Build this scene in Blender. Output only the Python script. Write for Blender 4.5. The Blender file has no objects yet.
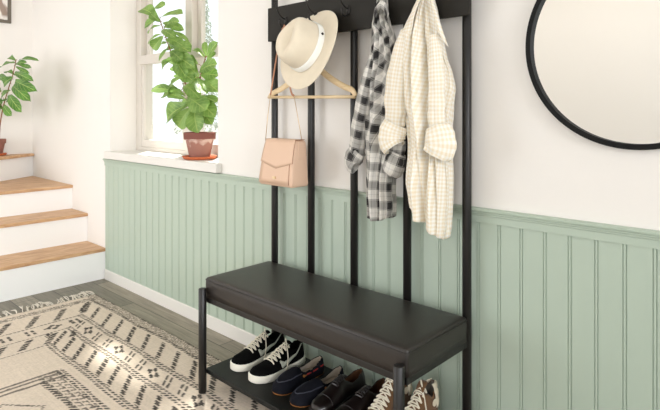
import bpy, bmesh, math, random
import numpy as np
from mathutils import Vector, Matrix, noise
random.seed(7)
col = bpy.context.scene.collection
# ------------------------------------------------------------------ camera
FPX, HX, HY, TH, CH, CD = 540.9, 330.0, 111.7, math.radians(43.03), 1.25, 1.82
SN, CS = math.sin(TH), math.cos(TH)
def at(x, y, Y):
    "world point on the plane at depth Y that the photo shows at x, y"
    u = (x-HX)/FPX; v = (y-HY)/FPX
    t = (Y+CD)/(u*SN+CS)
    return Vector((t*(u*CS-SN), Y, CH-t*v))
cam_d = bpy.data.cameras.new('camera'); cam = bpy.data.objects.new('camera', cam_d); col.objects.link(cam)
cam.location = (0, -CD, CH); cam.rotation_euler = (math.pi/2, 0, TH)
cam_d.sensor_width = 36; cam_d.lens = 36*FPX/660; cam_d.shift_y = -(205-HY)/660; cam_d.clip_start = .02
S = bpy.context.scene; S.camera = cam
S.view_settings.view_transform = 'Standard'; S.view_settings.look = 'None'
S.view_settings.gamma = 1; S.view_settings.use_curve_mapping = False
S.view_settings.exposure = -0.30

# ------------------------------------------------------------------ materials
def srgb(r, g, b):
    f = lambda c: (c/255/12.92 if c/255 <= .04045 else ((c/255+.055)/1.055)**2.4)
    return (f(r), f(g), f(b), 1)
def mat(name, color, rough=.6, metal=0, bump=0, bscale=200, var=0, vscale=6, spec=.5, coat=0, sheen=0):
    m = bpy.data.materials.new(name); m.use_nodes = True
    nt = m.node_tree; p = nt.nodes['Principled BSDF']
    p.inputs['Base Color'].default_value = color; p.inputs['Roughness'].default_value = rough
    p.inputs['Metallic'].default_value = metal; p.inputs['Specular IOR Level'].default_value = spec
    p.inputs['Coat Weight'].default_value = coat; p.inputs['Sheen Weight'].default_value = sheen
    tc = nt.nodes.new('ShaderNodeTexCoord')
    if var:
        n = nt.nodes.new('ShaderNodeTexNoise'); n.inputs['Scale'].default_value = vscale; n.inputs['Detail'].default_value = 5
        nt.links.new(tc.outputs['Object'], n.inputs['Vector'])
        mr = nt.nodes.new('ShaderNodeMapRange'); mr.inputs['To Min'].default_value = 1-var; mr.inputs['To Max'].default_value = 1+var
        mr.inputs['From Min'].default_value = .3; mr.inputs['From Max'].default_value = .7
        nt.links.new(n.outputs['Fac'], mr.inputs['Value'])
        mx = nt.nodes.new('ShaderNodeVectorMath'); mx.operation = 'SCALE'; mx.inputs[0].default_value = color[:3]
        nt.links.new(mr.outputs['Result'], mx.inputs['Scale']); nt.links.new(mx.outputs['Vector'], p.inputs['Base Color'])
    if bump:
        n = nt.nodes.new('ShaderNodeTexNoise'); n.inputs['Scale'].default_value = bscale; n.inputs['Detail'].default_value = 3
        nt.links.new(tc.outputs['Object'], n.inputs['Vector'])
        b = nt.nodes.new('ShaderNodeBump'); b.inputs['Strength'].default_value = bump; b.inputs['Distance'].default_value = .002
        nt.links.new(n.outputs['Fac'], b.inputs['Height']); nt.links.new(b.outputs['Normal'], p.inputs['Normal'])
    return m
def wood(name, c1, c2, c3, scale=(1, 14, 14), rough=.5, nscale=3.0, bump=.15):
    m = mat(name, c1, rough); nt = m.node_tree; p = nt.nodes['Principled BSDF']
    tc = nt.nodes.new('ShaderNodeTexCoord'); mp = nt.nodes.new('ShaderNodeMapping'); mp.inputs['Scale'].default_value = scale
    nt.links.new(tc.outputs['Object'], mp.inputs['Vector'])
    n = nt.nodes.new('ShaderNodeTexNoise'); n.inputs['Scale'].default_value = nscale; n.inputs['Detail'].default_value = 8
    n.inputs['Distortion'].default_value = .6; n.inputs['Roughness'].default_value = .65
    nt.links.new(mp.outputs['Vector'], n.inputs['Vector'])
    r = nt.nodes.new('ShaderNodeValToRGB'); e = r.color_ramp.elements
    e[0].position = .3; e[0].color = c3; e[1].position = .72; e[1].color = c2
    k = e.new(.5); k.color = c1
    nt.links.new(n.outputs['Fac'], r.inputs['Fac']); nt.links.new(r.outputs['Color'], p.inputs['Base Color'])
    b = nt.nodes.new('ShaderNodeBump'); b.inputs['Strength'].default_value = bump; b.inputs['Distance'].default_value = .002
    nt.links.new(n.outputs['Fac'], b.inputs['Height']); nt.links.new(b.outputs['Normal'], p.inputs['Normal'])
    return m
M = {}
M['wall'] = mat('painted_plaster', srgb(239, 234, 228), .85, bump=.05, bscale=120)
M['white'] = mat('white_paint', srgb(230, 226, 219), .5, bump=.03, bscale=60)
M['riser'] = mat('riser_paint', srgb(248, 247, 245), .6)
M['sash'] = mat('backlit_sash_paint', srgb(216, 208, 198), .5)  # white frames toned beige: their backlit shade is put into the colour
M['sage'] = mat('sage_paint', srgb(180, 194, 178), .42, bump=.03, bscale=60)
M['ceiling'] = mat('ceiling_paint', srgb(240, 238, 234), .9)
M['oak'] = wood('oak_tread', srgb(202, 160, 118), srgb(222, 186, 148), srgb(166, 118, 78), (7, 1, 7), .45, 5)
M['hangerwood'] = wood('pale_beech', srgb(226, 200, 158), srgb(236, 214, 176), srgb(208, 178, 132), (3, 30, 30), .4)
M['frame'] = mat('black_powder_coat', srgb(22, 19, 17), .42, bump=.06, bscale=300, spec=.5)
M['board'] = mat('black_board', srgb(36, 33, 28), .6, bump=.05, bscale=200, spec=.25)
M['shelf'] = mat('dark_shelf', srgb(24, 25, 23), .5, bump=.1, bscale=200, spec=.3)
M['leather'] = mat('dark_brown_leather', srgb(36, 30, 26), .40, bump=.22, bscale=260, var=.12, vscale=5, spec=.6)
M['iron'] = mat('cast_iron', srgb(34, 31, 28), .45, metal=.4, bump=.2, bscale=150)
M['blush'] = mat('blush_leather', srgb(216, 182, 156), .5, bump=.15, bscale=400)
M['blush_edge'] = mat('blush_edge', srgb(150, 96, 70), .6)
M['tan'] = mat('tan_leather', srgb(176, 122, 92), .55)
M['gold'] = mat('pale_gold', srgb(222, 196, 160), .3, metal=.9)
M['straw'] = mat('cream_felt', srgb(226, 213, 190), .9, bump=.5, bscale=500, var=.03, vscale=30, sheen=.2)
M['band'] = mat('white_ribbon', srgb(240, 239, 232), .7)
M['mirrorframe'] = mat('matt_black_metal', srgb(8, 8, 7), .6, spec=.25)
M['mirror'] = mat('mirror_glass', (.95, .95, .94, 1), .0, metal=1)
M['terracotta'] = mat('old_terracotta', srgb(150, 100, 86), .85, bump=.3, bscale=60, var=.25, vscale=14)
M['saucer'] = mat('orange_terracotta', srgb(196, 104, 62), .8, bump=.15, bscale=80, var=.06)
M['soil'] = mat('dark_soil', srgb(60, 42, 30), .95, bump=1, bscale=90)
M['stem'] = mat('woody_stem', srgb(140, 96, 62), .8, bump=.4, bscale=150, var=.2, vscale=40)
M['rubber'] = mat('cream_rubber', srgb(240, 236, 222), .5)
M['suede'] = mat('black_suede', srgb(9, 9, 9), .95, bump=.3, bscale=500, spec=.1)
M['lace'] = mat('cream_lace', srgb(236, 228, 208), .8, bump=.5, bscale=900)
M['greyswoosh'] = mat('grey_leather', srgb(186, 188, 174), .5)
M['navy'] = mat('navy_suede', srgb(14, 15, 24), .85, bump=.3, bscale=500, spec=.2)
M['navyseam'] = mat('navy_seam', srgb(62, 64, 76), .7)
M['gum'] = mat('gum_sole', srgb(160, 102, 44), .55)
M['greige'] = mat('greige_lining', srgb(178, 166, 150), .85)
M['oxblood'] = mat('oxblood_leather', srgb(18, 9, 8), .38, bump=.05, bscale=200, coat=.3)
M['brownlining'] = mat('brown_lining', srgb(92, 58, 32), .7)
M['blacksole'] = mat('black_sole', srgb(16, 14, 13), .6)
M['brownsuede'] = mat('brown_suede', srgb(108, 76, 46), .9, bump=.3, bscale=500, sheen=.2)
M['red'] = mat('red_cord', srgb(176, 44, 40), .7)
M['cream'] = mat('cream_canvas', srgb(222, 210, 186), .85)
M['greylining'] = mat('grey_lining', srgb(128, 122, 112), .85)
M['fringe'] = mat('rug_fringe_yarn', srgb(222, 214, 200), .95)
M['darkpaint'] = mat('grey_picture_frame', srgb(104, 96, 84), .5)
M['mat_board'] = mat('mat_board', srgb(238, 234, 226), .9)

def floor_mat():
    m = mat('grey_oak_planks', srgb(128, 120, 106), .45); nt = m.node_tree; p = nt.nodes['Principled BSDF']; L = nt.links.new
    tc = nt.nodes.new('ShaderNodeTexCoord')
    mp = nt.nodes.new('ShaderNodeMapping'); mp.inputs['Location'].default_value = (.35, .110, 0); L(tc.outputs['Object'], mp.inputs['Vector'])
    br = nt.nodes.new('ShaderNodeTexBrick'); br.offset = .37; br.inputs['Scale'].default_value = 1
    br.inputs['Brick Width'].default_value = 1.5; br.inputs['Row Height'].default_value = .135
    br.inputs['Mortar Size'].default_value = .0022; br.inputs['Mortar Smooth'].default_value = .1; br.inputs['Bias'].default_value = 0
    br.inputs['Color1'].default_value = srgb(150, 141, 124); br.inputs['Color2'].default_value = srgb(118, 112, 98)
    br.inputs['Mortar'].default_value = srgb(54, 50, 42); L(mp.outputs['Vector'], br.inputs['Vector'])
    m2 = nt.nodes.new('ShaderNodeMapping'); m2.inputs['Scale'].default_value = (1.6, 22, 22); L(tc.outputs['Object'], m2.inputs['Vector'])
    n = nt.nodes.new('ShaderNodeTexNoise'); n.inputs['Scale'].default_value = 2.4; n.inputs['Detail'].default_value = 9; n.inputs['Roughness'].default_value = .7
    n.inputs['Distortion'].default_value = .8; L(m2.outputs['Vector'], n.inputs['Vector'])
    r = nt.nodes.new('ShaderNodeMapRange'); r.inputs['From Min'].default_value = .3; r.inputs['From Max'].default_value = .7
    r.inputs['To Min'].default_value = .62; r.inputs['To Max'].default_value = 1.28; L(n.outputs['Fac'], r.inputs['Value'])
    v = nt.nodes.new('ShaderNodeVectorMath'); v.operation = 'SCALE'; L(br.outputs['Color'], v.inputs[0]); L(r.outputs['Result'], v.inputs['Scale'])
    L(v.outputs['Vector'], p.inputs['Base Color'])
    b = nt.nodes.new('ShaderNodeBump'); b.inputs['Strength'].default_value = .4; b.inputs['Distance'].default_value = .003; b.invert = True
    L(br.outputs['Fac'], b.inputs['Height']); L(b.outputs['Normal'], p.inputs['Normal'])
    return m
M['floor'] = floor_mat()
def leaf_mat(name, c1, c2):
    m = mat(name, c1, .38); nt = m.node_tree; p = nt.nodes['Principled BSDF']; L = nt.links.new; out = nt.nodes['Material Output']
    uv = nt.nodes.new('ShaderNodeUVMap'); sx = nt.nodes.new('ShaderNodeSeparateXYZ'); L(uv.outputs['UV'], sx.inputs['Vector'])
    def mth(op, a, b=None):
        n = nt.nodes.new('ShaderNodeMath'); n.operation = op
        for i, q in enumerate((a, b)):
            if q is None: continue
            if isinstance(q, (int, float)): n.inputs[i].default_value = q
            else: L(q, n.inputs[i])
        return n.outputs[0]
    ax = mth('ABSOLUTE', mth('SUBTRACT', sx.outputs['X'], .5))
    rib = mth('LESS_THAN', ax, .03)
    side = mth('LESS_THAN', mth('FRACT', mth('MULTIPLY', mth('SUBTRACT', sx.outputs['Y'], mth('MULTIPLY', ax, .55)), 7)), .13)
    vein = mth('MAXIMUM', rib, mth('MULTIPLY', side, .7))
    geo = nt.nodes.new('ShaderNodeTexCoord'); n = nt.nodes.new('ShaderNodeTexNoise'); n.inputs['Scale'].default_value = 14; L(geo.outputs['Object'], n.inputs['Vector'])
    mx = nt.nodes.new('ShaderNodeMix'); mx.data_type = 'RGBA'; mx.inputs['A'].default_value = c1; mx.inputs['B'].default_value = c2
    mr = nt.nodes.new('ShaderNodeMapRange'); mr.inputs['From Min'].default_value = .35; mr.inputs['From Max'].default_value = .65; L(n.outputs['Fac'], mr.inputs['Value']); L(mr.outputs['Result'], mx.inputs['Factor'])
    mv = nt.nodes.new('ShaderNodeMix'); mv.data_type = 'RGBA'; L(vein, mv.inputs['Factor']); L(mx.outputs['Result'], mv.inputs['A']); mv.inputs['B'].default_value = srgb(168, 192, 108)
    L(mv.outputs['Result'], p.inputs['Base Color'])
    tr = nt.nodes.new('ShaderNodeBsdfTranslucent'); L(mv.outputs['Result'], tr.inputs['Color'])
    ms = nt.nodes.new('ShaderNodeMixShader'); ms.inputs['Fac'].default_value = .35
    L(p.outputs['BSDF'], ms.inputs[1]); L(tr.outputs['BSDF'], ms.inputs[2]); L(ms.outputs['Shader'], out.inputs['Surface'])
    return m
M['leaf'] = leaf_mat('fiddle_leaf', srgb(104, 142, 62), srgb(146, 180, 96))
M['leaf2'] = leaf_mat('fiddle_leaf_dark', srgb(66, 116, 44), srgb(98, 148, 62))
def glass_mat():
    m = bpy.data.materials.new('window_glass'); m.use_nodes = True; nt = m.node_tree; nt.nodes.clear(); L = nt.links.new
    o = nt.nodes.new('ShaderNodeOutputMaterial'); t = nt.nodes.new('ShaderNodeBsdfTransparent'); g = nt.nodes.new('ShaderNodeBsdfGlossy')
    g.inputs['Roughness'].default_value = .02; t.inputs['Color'].default_value = (.97, .98, .97, 1)
    x = nt.nodes.new('ShaderNodeMixShader'); x.inputs[0].default_value = .04; L(t.outputs[0], x.inputs[1]); L(g.outputs[0], x.inputs[2]); L(x.outputs[0], o.inputs[0])
    return m
M['glass'] = glass_mat()
def cloth_mat(name, kind):
    m = mat(name, (1, 1, 1, 1), .9, sheen=.15); nt = m.node_tree; p = nt.nodes['Principled BSDF']; L = nt.links.new; out = nt.nodes['Material Output']
    uv = nt.nodes.new('ShaderNodeUVMap'); sx = nt.nodes.new('ShaderNodeSeparateXYZ'); L(uv.outputs['UV'], sx.inputs['Vector'])
    def mth(op, a, b=None):
        n = nt.nodes.new('ShaderNodeMath'); n.operation = op
        for i, q in enumerate((a, b)):
            if q is None: continue
            if isinstance(q, (int, float)): n.inputs[i].default_value = q
            else: L(q, n.inputs[i])
        return n.outputs[0]
    cols = []
    if kind == 'gingham': pitch, base, dark = .0145, srgb(250, 246, 237), srgb(240, 226, 198)
    else: pitch, base, dark = .072, srgb(226, 222, 214), srgb(44, 42, 42)
    band = []
    for ax in ('X', 'Y'):
        f = mth('FRACT', mth('DIVIDE', sx.outputs[ax], pitch))
        d = mth('ABSOLUTE', mth('SUBTRACT', f, .5))
        a = mth('LESS_THAN', d, .25 if kind == 'gingham' else .25)
        if kind == 'plaid':      # thin pale lines inside the dark bands, thin dark line in the pale ones
            thin = mth('LESS_THAN', mth('ABSOLUTE', mth('SUBTRACT', d, .2)), .018)
            a = mth('SUBTRACT', a, mth('MULTIPLY', thin, .5))
            a = mth('MAXIMUM', a, mth('MULTIPLY', mth('GREATER_THAN', d, .475), .25))
        band.append(a)
    s = mth('MULTIPLY', mth('ADD', band[0], band[1]), .5)
    if kind == 'plaid': s = mth('POWER', s, 1.0)
    mx = nt.nodes.new('ShaderNodeMix'); mx.data_type = 'RGBA'; L(s, mx.inputs['Factor']); mx.inputs['A'].default_value = base; mx.inputs['B'].default_value = dark
    L(mx.outputs['Result'], p.inputs['Base Color'])
    tr = nt.nodes.new('ShaderNodeBsdfTranslucent'); L(mx.outputs['Result'], tr.inputs['Color'])
    ms = nt.nodes.new('ShaderNodeMixShader'); ms.inputs['Fac'].default_value = .12
    L(p.outputs['BSDF'], ms.inputs[1]); L(tr.outputs['BSDF'], ms.inputs[2]); L(ms.outputs['Shader'], out.inputs['Surface'])
    return m
M['gingham'] = cloth_mat('cream_gingham', 'gingham'); M['plaid'] = cloth_mat('black_white_plaid', 'plaid')

# ------------------------------------------------------------------ mesh helpers
def tagd(o, label=None, cat=None, group=None, kind=None):
    if label: o['label'] = label
    if cat: o['category'] = cat
    if group: o['group'] = group
    if kind: o['kind'] = kind
    return o
def empty(name, loc, label, cat, group=None):
    o = bpy.data.objects.new(name, None); col.objects.link(o); o.location = loc; o.empty_display_size = .05
    bpy.context.view_layer.update()
    return tagd(o, label, cat, group)
def link(name, me, m, parent=None, smooth=False, label=None):
    o = bpy.data.objects.new(name, me); col.objects.link(o)
    for k in (m if isinstance(m, (list, tuple)) else [m]): me.materials.append(k)
    if smooth:
        for p in me.polygons: p.use_smooth = True
    if parent:                       # geometry is given in world coordinates
        w = parent.matrix_world.copy() if parent.parent is None else parent.parent.matrix_world @ parent.matrix_local
        if parent.parent is None: w = Matrix.LocRotScale(parent.location, parent.rotation_euler, parent.scale)
        else:
            g = parent.parent; w = Matrix.LocRotScale(g.location, g.rotation_euler, g.scale) @ Matrix.LocRotScale(parent.location, parent.rotation_euler, parent.scale)
        me.transform(w.inverted()); o.parent = parent
    if label: o['label'] = label
    return o
def obj(name, bm, m, parent=None, smooth=False, bevel=0, seg=2, label=None):
    bmesh.ops.recalc_face_normals(bm, faces=bm.faces)
    me = bpy.data.meshes.new(name); bm.to_mesh(me); bm.free()
    o = link(name, me, m, parent, smooth, label)
    if bevel:
        b = o.modifiers.new('bevel', 'BEVEL'); b.width = bevel; b.segments = seg; b.limit_method = 'ANGLE'; b.angle_limit = math.radians(40)
        b.harden_normals = False
    return o
def box(bm, x0, x1, y0, y1, z0, z1):
    vs = [bm.verts.new((x, y, z)) for x in (x0, x1) for y in (y0, y1) for z in (z0, z1)]
    for f in ((0, 1, 3, 2), (4, 6, 7, 5), (0, 4, 5, 1), (2, 3, 7, 6), (0, 2, 6, 4), (1, 5, 7, 3)): bm.faces.new([vs[i] for i in f])
def prism(bm, pts, z0, z1):
    a = [bm.verts.new((x, y, z0)) for x, y in pts]; b = [bm.verts.new((x, y, z1)) for x, y in pts]
    bm.faces.new(a[::-1]); bm.faces.new(b); n = len(pts)
    for i in range(n): bm.faces.new((a[i], a[(i+1) % n], b[(i+1) % n], b[i]))
def smoothpath(pts, n=8):
    P = [Vector(p) for p in pts]; out = []
    for i in range(len(P)-1):
        p0 = P[max(i-1, 0)]; p1 = P[i]; p2 = P[i+1]; p3 = P[min(i+2, len(P)-1)]
        for k in range(n):
            t = k/n; t2 = t*t; t3 = t2*t
            out.append(.5*((2*p1)+(p2-p0)*t+(2*p0-5*p1+4*p2-p3)*t2+(3*p1-p0-3*p2+p3)*t3))
    out.append(P[-1]); return out
def tube(bm, pts, r, seg=10, cap=True, flat=None):
    "r: a radius or a function of t; flat=(vector, factor) squeezes the section along vector"
    P = [Vector(p) for p in pts]; rings = []; up = None
    for i, p in enumerate(P):
        d = (P[min(i+1, len(P)-1)]-P[max(i-1, 0)]).normalized()
        if up is None:
            up = Vector((0, 0, 1)) if abs(d.z) < .9 else Vector((0, 1, 0))
            if flat: up = Vector(flat[0])
        s = d.cross(up).normalized(); u = s.cross(d).normalized(); up = u
        rr = r(i/(len(P)-1)) if callable(r) else r
        fu = flat[1] if flat else 1
        rings.append([bm.verts.new(p+s*math.cos(a)*rr+u*math.sin(a)*rr*fu) for a in [2*math.pi*k/seg for k in range(seg)]])
    for a, b in zip(rings, rings[1:]):
        for k in range(seg): bm.faces.new((a[k], a[(k+1) % seg], b[(k+1) % seg], b[k]))
    if cap: bm.faces.new(rings[0][::-1]); bm.faces.new(rings[-1])
    return rings
def lathe(bm, prof, center=(0, 0, 0), seg=40, cap=True):
    c = Vector(center); rings = []
    for r, z in prof: rings.append([bm.verts.new(c+Vector((r*math.cos(2*math.pi*k/seg), r*math.sin(2*math.pi*k/seg), z))) for k in range(seg)])
    for a, b in zip(rings, rings[1:]):
        for k in range(seg): bm.faces.new((a[k], a[(k+1) % seg], b[(k+1) % seg], b[k]))
    if cap: bm.faces.new(rings[0][::-1]); bm.faces.new(rings[-1])
def cyl(bm, x, y, z0, z1, r, seg=28, rim=.002):
    lathe(bm, [(r-rim, z0), (r, z0+rim), (r, z1-rim), (r-rim, z1)], (x, y, 0), seg)
def interp(tab, t):
    if t <= tab[0][0]: return tab[0][1:]
    for a, b in zip(tab, tab[1:]):
        if t <= b[0]:
            k = (t-a[0])/(b[0]-a[0]); k = k*k*(3-2*k)*.5+k*.5
            return tuple(p+(q-p)*k for p, q in zip(a[1:], b[1:]))
    return tab[-1][1:]

# ------------------------------------------------------------------ the room
XL, XR, YF, ZC = -5.55, 1.7, -3.9, 2.65
WX0, WX1, WZ0, WZ1 = -3.925, -2.573, .925, 2.25           # window opening
def struct(name, bm, m, **k): return tagd(obj(name, bm, m, **k), kind='structure')
bm = bmesh.new(); box(bm, XL-.2, XR+.2, YF-.2, .33, -.12, 0); struct('floor', bm, M['floor'])
bm = bmesh.new(); box(bm, XL-.2, XR+.2, YF-.2, .33, ZC, ZC+.12); struct('ceiling', bm, M['ceiling'])
bm = bmesh.new()
box(bm, XL-.2, WX0, 0, .33, 0, ZC); box(bm, WX1, XR+.2, 0, .33, 0, ZC); box(bm, WX0, WX1, 0, .33, 0, WZ0); box(bm, WX0, WX1, 0, .33, WZ1, ZC)
struct('wall_back', bm, M['wall'])
bm = bmesh.new(); box(bm, XL-.2, XL, YF, 0, 0, ZC); struct('wall_left', bm, M['wall'])
def openwall(name, along, fixed0, fixed1, a0, a1, holes, z0h, z1h):
    bm = bmesh.new(); cur = a0
    def b(p, q, z0, z1):
        if along == 'x': box(bm, p, q, fixed0, fixed1, z0, z1)
        else: box(bm, fixed0, fixed1, p, q, z0, z1)
    for h0, h1 in holes:
        b(cur, h0, 0, ZC); b(h0, h1, 0, z0h); b(h0, h1, z1h, ZC); cur = h1
    b(cur, a1, 0, ZC); struct(name, bm, M['wall'])
FW = [(-5.3, -3.1), (.1, 1.4)]
RW = [(-3.3, -1.9), (-1.4, -.5)]
openwall('wall_front', 'x', YF-.2, YF, XL, XR, FW, .12, 2.45)
openwall('wall_right', 'y', XR, XR+.2, YF, 0, RW, 1.0, 2.45)

# wainscot: tongue and groove boards with a double bead, cap rail, baseboard
PX0, PX1 = -3.992, XR
bm = bmesh.new(); prof = [(PX0, 0), (PX0, -.008)]
g = -3.543+.0005
pitch = (3.543-.391)/39.0
while g < PX1-.05:
    if g > PX0+.02:
        for q in (0, .0092):
            prof += [(g+q-.0019, -.008), (g+q-.0010, -.0042), (g+q+.0010, -.0042), (g+q+.0019, -.008)]
    g += pitch
    if g > -.1 and False: break
gl = -3.543-pitch; left = []
while gl > PX0+.012:
    left = [(gl+q+d, y) for q in (0, .0092) for d, y in ((-.0019, -.008), (-.0008, -.0062), (.0008, -.0062), (.0019, -.008))]+left
    gl -= pitch
prof = prof[:2]+left+prof[2:]+[(PX1, -.008), (PX1, 0)]
lo = [bm.verts.new((x, y, .07)) for x, y in prof]; hi = [bm.verts.new((x, y, .852)) for x, y in prof]
for i in range(len(prof)-1): bm.faces.new((lo[i], lo[i+1], hi[i+1], hi[i]))
bm.faces.new((lo[-1], lo[0], hi[0], hi[-1])); struct('trim_1', bm, M['sage'])['label'] = 'sage green beadboard wainscot panelling'
bm = bmesh.new()
pr = [(0, .848), (-.013, .848), (-.013, .8735), (-.0165, .8755), (-.0165, .8805), (-.021, .883), (-.021, .888), (-.027, .891), (-.028, .8975), (-.024, .9005), (0, .901)]
A = [bm.verts.new((PX0-.004, y, z)) for y, z in pr]; B = [bm.verts.new((PX1, y, z)) for y, z in pr]
for i in range(len(pr)-1): bm.faces.new((A[i], A[i+1], B[i+1], B[i]))
bm.faces.new(A); bm.faces.new(B); bm.faces.new((A[-1], A[0], B[0], B[-1])); struct('trim_2', bm, M['sage'])['label'] = 'sage green moulded cap rail of the wainscot'
bm = bmesh.new()
pr = [(0, 0), (-.014, 0), (-.014, .07), (-.011, .074), (0, .074)]
A = [bm.verts.new((PX0, y, z)) for y, z in pr]; B = [bm.verts.new((PX1, y, z)) for y, z in pr]
for i in range(len(pr)-1): bm.faces.new((A[i], A[i+1], B[i+1], B[i]))
bm.faces.new(A); bm.faces.new(B); bm.faces.new((A[-1], A[0], B[0], B[-1])); struct('baseboard_back', bm, M['white'])

# the window in the deep recess
bm = bmesh.new(); box(bm, -3.925, -2.573, .0, .33, .925, .957); box(bm, -3.948, -2.535, -.04, 0, .905, .957)
struct('trim_3', bm, M['white'], bevel=.003)['label'] = 'white window sill board'
win = tagd(bpy.data.objects.new('window_1', None), 'white painted wooden sash window in a deep recess', kind='structure'); col.objects.link(win); win.location = (-3.25, .24, .957)
bm = bmesh.new()
xm0, xm1 = -3.235, -3.155
box(bm, WX0, WX0+.075, .20, .30, .957, WZ1); box(bm, WX1-.075, WX1, .20, .30, .957, WZ1); box(bm, xm0, xm1, .20, .30, .957, WZ1)
for a, b in ((WX0+.075, xm0), (xm1, WX1-.075)): box(bm, a, b, .20, .30, .957, .985); box(bm, a, b, .20, .30, WZ1-.05, WZ1)
obj('window_frame', bm, M['sash'], win, bevel=.003)
for a, b in ((WX0+.075, xm0), (xm1, WX1-.075)):
    bm = bmesh.new()                                          # lower sash, in front
    box(bm, a, a+.04, .205, .24, .985, 1.665); box(bm, b-.04, b, .205, .24, .985, 1.665); box(bm, a+.04, b-.04, .205, .24, .985, 1.04); box(bm, a-.0, b+.0, .185, .24, 1.605, 1.672)
    s1 = obj('lower_sash', bm, M['sash'], win, bevel=.003)
    bm = bmesh.new(); box(bm, a+.04, b-.04, .22, .224, 1.04, 1.605); obj('pane', bm, M['glass'], s1)
    bm = bmesh.new()
    box(bm, a, a+.045, .245, .28, 1.62, WZ1-.05); box(bm, b-.045, b, .245, .28, 1.62, WZ1-.05); box(bm, a+.045, b-.045, .245, .28, 1.62, 1.665); box(bm, a+.045, b-.045, .245, .28, WZ1-.1, WZ1-.05)
    s2 = obj('upper_sash', bm, M['sash'], win, bevel=.003)
    bm = bmesh.new(); box(bm, a+.045, b-.045, .26, .264, 1.665, WZ1-.1); obj('pane', bm, M['glass'], s2)
# frames of unseen windows; all but the front-left one added to light the room
n = 2
for wall, holes in (('x', FW), ('y', RW)):
    for a, b in holes:
        bm = bmesh.new(); mm = (a+b)/2
        def bb(p, q, z0, z1):
            if wall == 'x': box(bm, p, q, YF-.14, YF-.08, z0, z1)
            else: box(bm, XR+.08, XR+.14, p, q, z0, z1)
        z_b = .12 if wall == 'x' else 1.
        bb(a, a+.05, z_b, 2.45); bb(b-.05, b, z_b, 2.45); bb(mm-.03, mm+.03, z_b, 2.45); bb(a+.05, b-.05, z_b, z_b+.05); bb(a+.05, b-.05, 2.4, 2.45)
        o = struct('window_%d' % n, bm, M['white']); n += 1

# ------------------------------------------------------------------ stairs
st = empty('staircase', (-4.0, -.5, 0), 'winding staircase with white risers and oak treads beside the green wainscot', 'staircase')
YS = -1.05
def riser(pts, z0, z1):
    bm = bmesh.new(); prism(bm, pts, z0, z1); obj('riser', bm, M['riser'], st)
def tread(pts, z):
    bm = bmesh.new(); prism(bm, pts, z-.024, z); obj('tread', bm, M['oak'], st, bevel=.004)
zt = (.229, .449, .645, .858)
riser([(-4.002, -.0005), (-4.022, -.0005), (-4.022, YS), (-4.002, YS)], 0, zt[0]-.024)
tread([(-3.990, -.001), (-4.345, -.001), (-4.345, YS-.01), (-3.990, YS-.01)], zt[0])
riser([(-4.325, -.0005), (-4.345, -.0005), (-4.345, YS), (-4.325, YS)], zt[0], zt[1]-.024)
tread([(-4.311, -.001), (-4.64, -.001), (-4.64, YS-.01), (-4.311, YS-.01)], zt[1])
riser([(-4.62, -.0005), (-4.64, -.0005), (-4.64, YS), (-4.62, YS)], zt[1], zt[2]-.024)
dx = .72                                       # X run of the winder line per metre of Y
tread([(-4.603, -.001), (-5.549, -.001), (-5.56+dx*1.05, YS-.01), (-4.603, YS-.01)], zt[2])
riser([(-5.535, -.001), (-5.549, -.001), (-5.549, -.02), (-5.56+dx*1.05-.02, YS), (-5.56+dx*1.05, YS)], zt[2], zt[3]-.024)
tread([(-5.50, -.001), (-5.549, -.001), (-5.549, YS-.01), (-5.50+dx*1.05, YS-.01)], zt[3])
bm = bmesh.new()                               # closed side of the flight
prism(bm, [(-4.03, YS+.001), (-4.34, YS+.001), (-4.34, YS+.02), (-4.03, YS+.02)], 0, zt[0]-.024)
prism(bm, [(-4.35, YS+.001), (-4.61, YS+.001), (-4.61, YS+.02), (-4.35, YS+.02)], 0, zt[1]-.024)
prism(bm, [(-4.65, YS+.001), (-4.81, YS+.001), (-4.81, YS+.02), (-4.65, YS+.02)], 0, zt[2]-.024)
prism(bm, [(-4.83, YS+.001), (-5.549, YS+.001), (-5.549, YS+.02), (-4.83, YS+.02)], 0, zt[3]-.024)
obj('side_panel', bm, M['riser'], st)

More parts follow.
